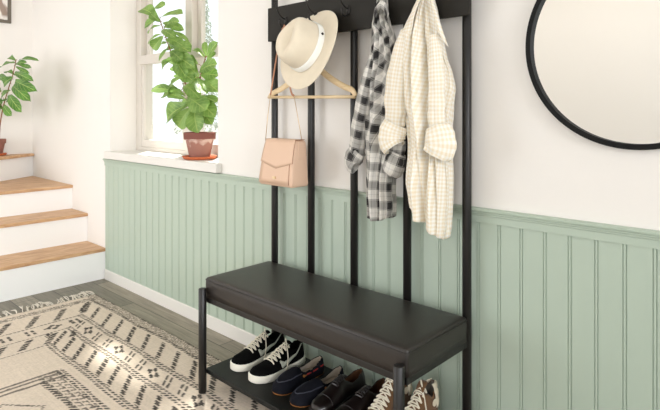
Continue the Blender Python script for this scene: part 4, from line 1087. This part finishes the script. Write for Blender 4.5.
def hightop(X, Yh, label, mir):
    sh = Shoe(X, Yh, .275, .10, 0, mir); e = empty('high_top_sneaker', (X, Yh-.14, SZ), label, 'shoe', 'brown high-top sneakers on the shoe shelf')
    sole(sh, .0, .028, .003, M['rubber'], e)
    prof = [(0, .120), (.03, .148), (.10, .152), (.22, .146), (.32, .152), (.40, .138), (.48, .116), (.58, .090), (.68, .072), (.78, .060), (.88, .055), (.96, .046), (1, .032)]
    upper(sh, prof, .022, (.03, .36), lambda k: .84*math.sin(math.pi*min(1, .12+k*.75))**.35, M['brownsuede'], e, M['greylining'], n=3.2)
    insole(sh, .03, M['greylining'], e)
    tongue(sh, prof, .022, .27, .66, .36, M['brownsuede'], e, n=3.2, rise=.02)
    laces(sh, prof, .022, .34, .74, 8, .55, e, M['lace'], n=3.2)
    # padded cream heel counter in three rolls
    bm = bmesh.new()
    for z, rr in ((.088, .8), (.106, .8), (.124, .8)):
        pass
    rows = []
    for j in range(22):
        f = j/21; z = .070+f*.076; bul = .0045+.0022*abs(math.sin(f*math.pi*3))
        row = []
        for i in range(17):
            b = i/16*2-1; s = .005+.15*abs(b)**1.7
            w = sh.plan(max(s, .006))
            h, = interp(prof, s); cz = min(.985, (z-.022)/(h-.022)); a = math.asin(cz**(3.2/2))
            a = a if b > 0 else math.pi-a
            row.append(bm.verts.new(upper_pt(sh, prof, max(s, .006), a, .022, 3.2, bul)+Vector((0, bul*(1-abs(b)), 0))))
        rows.append(row)
    for a, b in zip(rows, rows[1:]):
        for i in range(16): bm.faces.new((a[i], a[i+1], b[i+1], b[i]))
    bmesh.ops.remove_doubles(bm, verts=bm.verts, dist=1e-5)
    o = obj('heel_counter', bm, M['cream'], e, smooth=True, label='padded cream heel counter'); q = o.modifiers.new('t', 'SOLIDIFY'); q.thickness = .003
    bm = bmesh.new(); p0 = upper_pt(sh, prof, .20, .42, .022, 3.2, .003)
    seg = 24; lo = [bm.verts.new(p0+Vector((0, .013*math.cos(t), .013*math.sin(t)))) for t in [2*math.pi*k/seg for k in range(seg)]]; hi = [bm.verts.new(v.co+Vector((.0025, 0, 0))) for v in lo]
    bm.faces.new(lo); bm.faces.new(hi)
    for k in range(seg): bm.faces.new((lo[k], lo[(k+1) % seg], hi[(k+1) % seg], hi[k]))
    obj('ankle_patch', bm, M['cream'], e, label='round white ankle patch')
sneaker(-1.935, -.075, 'black suede sneaker with cream laces, leftmost shoe on the shelf', -1)
sneaker(-1.795, -.085, 'black suede sneaker with cream laces beside the navy boat shoe', 1)
boat(-1.655, -.095, 'navy boat shoe next to the black sneakers', -1)
boat(-1.530, -.105, 'navy boat shoe next to the oxblood leather shoes', 1)
dress(-1.43, -.085, 'dark oxblood leather shoe next to the navy boat shoe', -1)
dress(-1.315, -.085, 'dark oxblood leather shoe next to the brown high-tops', 1)
hightop(-1.205, -.085, 'brown high-top sneaker half hidden behind the front leg', -1)
hightop(-1.09, -.085, 'brown high-top sneaker with cream heel, rightmost on the shelf', 1)

# ------------------------------------------------------------------ outside
bm = bmesh.new(); box(bm, -60, 20, .5, 60, -.4, -.3); struct('ground', bm, mat('pale_gravel', srgb(130, 130, 124), .9, var=.05))
def tree(x, y, h, seed, label):
    rn = random.Random(seed); e = empty('garden_tree', (x, y, -.3), label, 'tree')
    bm = bmesh.new(); tube(bm, smoothpath([(x, y, -.3), (x+.05, y, h*.4), (x-.05, y, h*.9)], 5), lambda t: .09-.07*t, 8); obj('trunk', bm, M['stem'], e, smooth=True)
    bm = bmesh.new()
    for k in range(2600):
        t = rn.random(); rr = h*.13*(1-t*.8)*math.sqrt(rn.random()); a = rn.uniform(0, 6.28)
        p = Vector((x+rr*math.cos(a), y+rr*math.sin(a), h*.18+t*h*.85)); s = rn.uniform(.03, .06)
        d = Vector((rn.uniform(-1, 1), rn.uniform(-1, 1), rn.uniform(-1, 1))).normalized(); u = d.orthogonal().normalized()
        bm.faces.new([bm.verts.new(p+d*s), bm.verts.new(p+u*s*.4), bm.verts.new(p-d*s), bm.verts.new(p-u*s*.4)])
    obj('foliage', bm, mat('garden_foliage', srgb(186, 194, 180), .9), e)  # pale leaves: outdoor haze and glare are put into the colour
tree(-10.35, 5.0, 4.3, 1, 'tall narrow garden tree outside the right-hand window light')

# ------------------------------------------------------------------ light
w = bpy.data.worlds.new('world'); S.world = w; w.use_nodes = True
bg = w.node_tree.nodes['Background']; bg.inputs['Color'].default_value = (.93, .97, 1, 1); bg.inputs['Strength'].default_value = 1.6
sun_d = bpy.data.lights.new('sun', 'SUN'); sun = bpy.data.objects.new('sun', sun_d); col.objects.link(sun)
sun_d.energy = 15; sun_d.angle = math.radians(4); sun_d.color = (1, .97, .92)
sun.rotation_euler = Vector((.5, -.42, -1.0)).to_track_quat('-Z', 'Y').to_euler()
SKYC = (.94, .965, 1)
def area(name, loc, d, sx, sy, power, color=(1, .97, .93)):
    a = bpy.data.lights.new(name, 'AREA'); o = bpy.data.objects.new(name, a); col.objects.link(o)
    a.shape = 'RECTANGLE'; a.size = sx; a.size_y = sy; a.energy = power; a.color = color; o.location = loc
    o.rotation_euler = Vector(d).to_track_quat('-Z', 'Z').to_euler()
    return o
area('daylight', (-4.2, YF-.22, 1.3), (0, 1, 0), 2.2, 2.3, 82, SKYC)
area('daylight', (.75, YF-.22, 1.3), (0, 1, 0), 1.3, 2.3, 44, SKYC)  # unseen front-right window, added for soft even light
for y_, w_, e_ in ((-2.6, 1.4, 54), (-.95, .9, 24)):
    o_ = area('daylight', (XR+.22, y_, 1.6), (-1, 0, -.12), w_, 1.3, e_, SKYC); o_.data.spread = math.radians(85)  # light of the added right-wall windows, brightens risers and front wall
bm = bmesh.new(); box(bm, -2.6, -.2, -3.35, -3.05, ZC-.05, ZC-.001)  # glowing panel added to brighten the wall reflected in the mirror
lm = bpy.data.materials.new('fill_panel_glow'); lm.use_nodes = True
p_ = lm.node_tree.nodes['Principled BSDF']; p_.inputs['Emission Color'].default_value = (1, .96, .9, 1); p_.inputs['Emission Strength'].default_value = 4.5
cl = obj('fill_panel', bm, lm, bevel=.004); tagd(cl, 'long flat glowing fill panel added on the ceiling near the front wall', 'fill light')
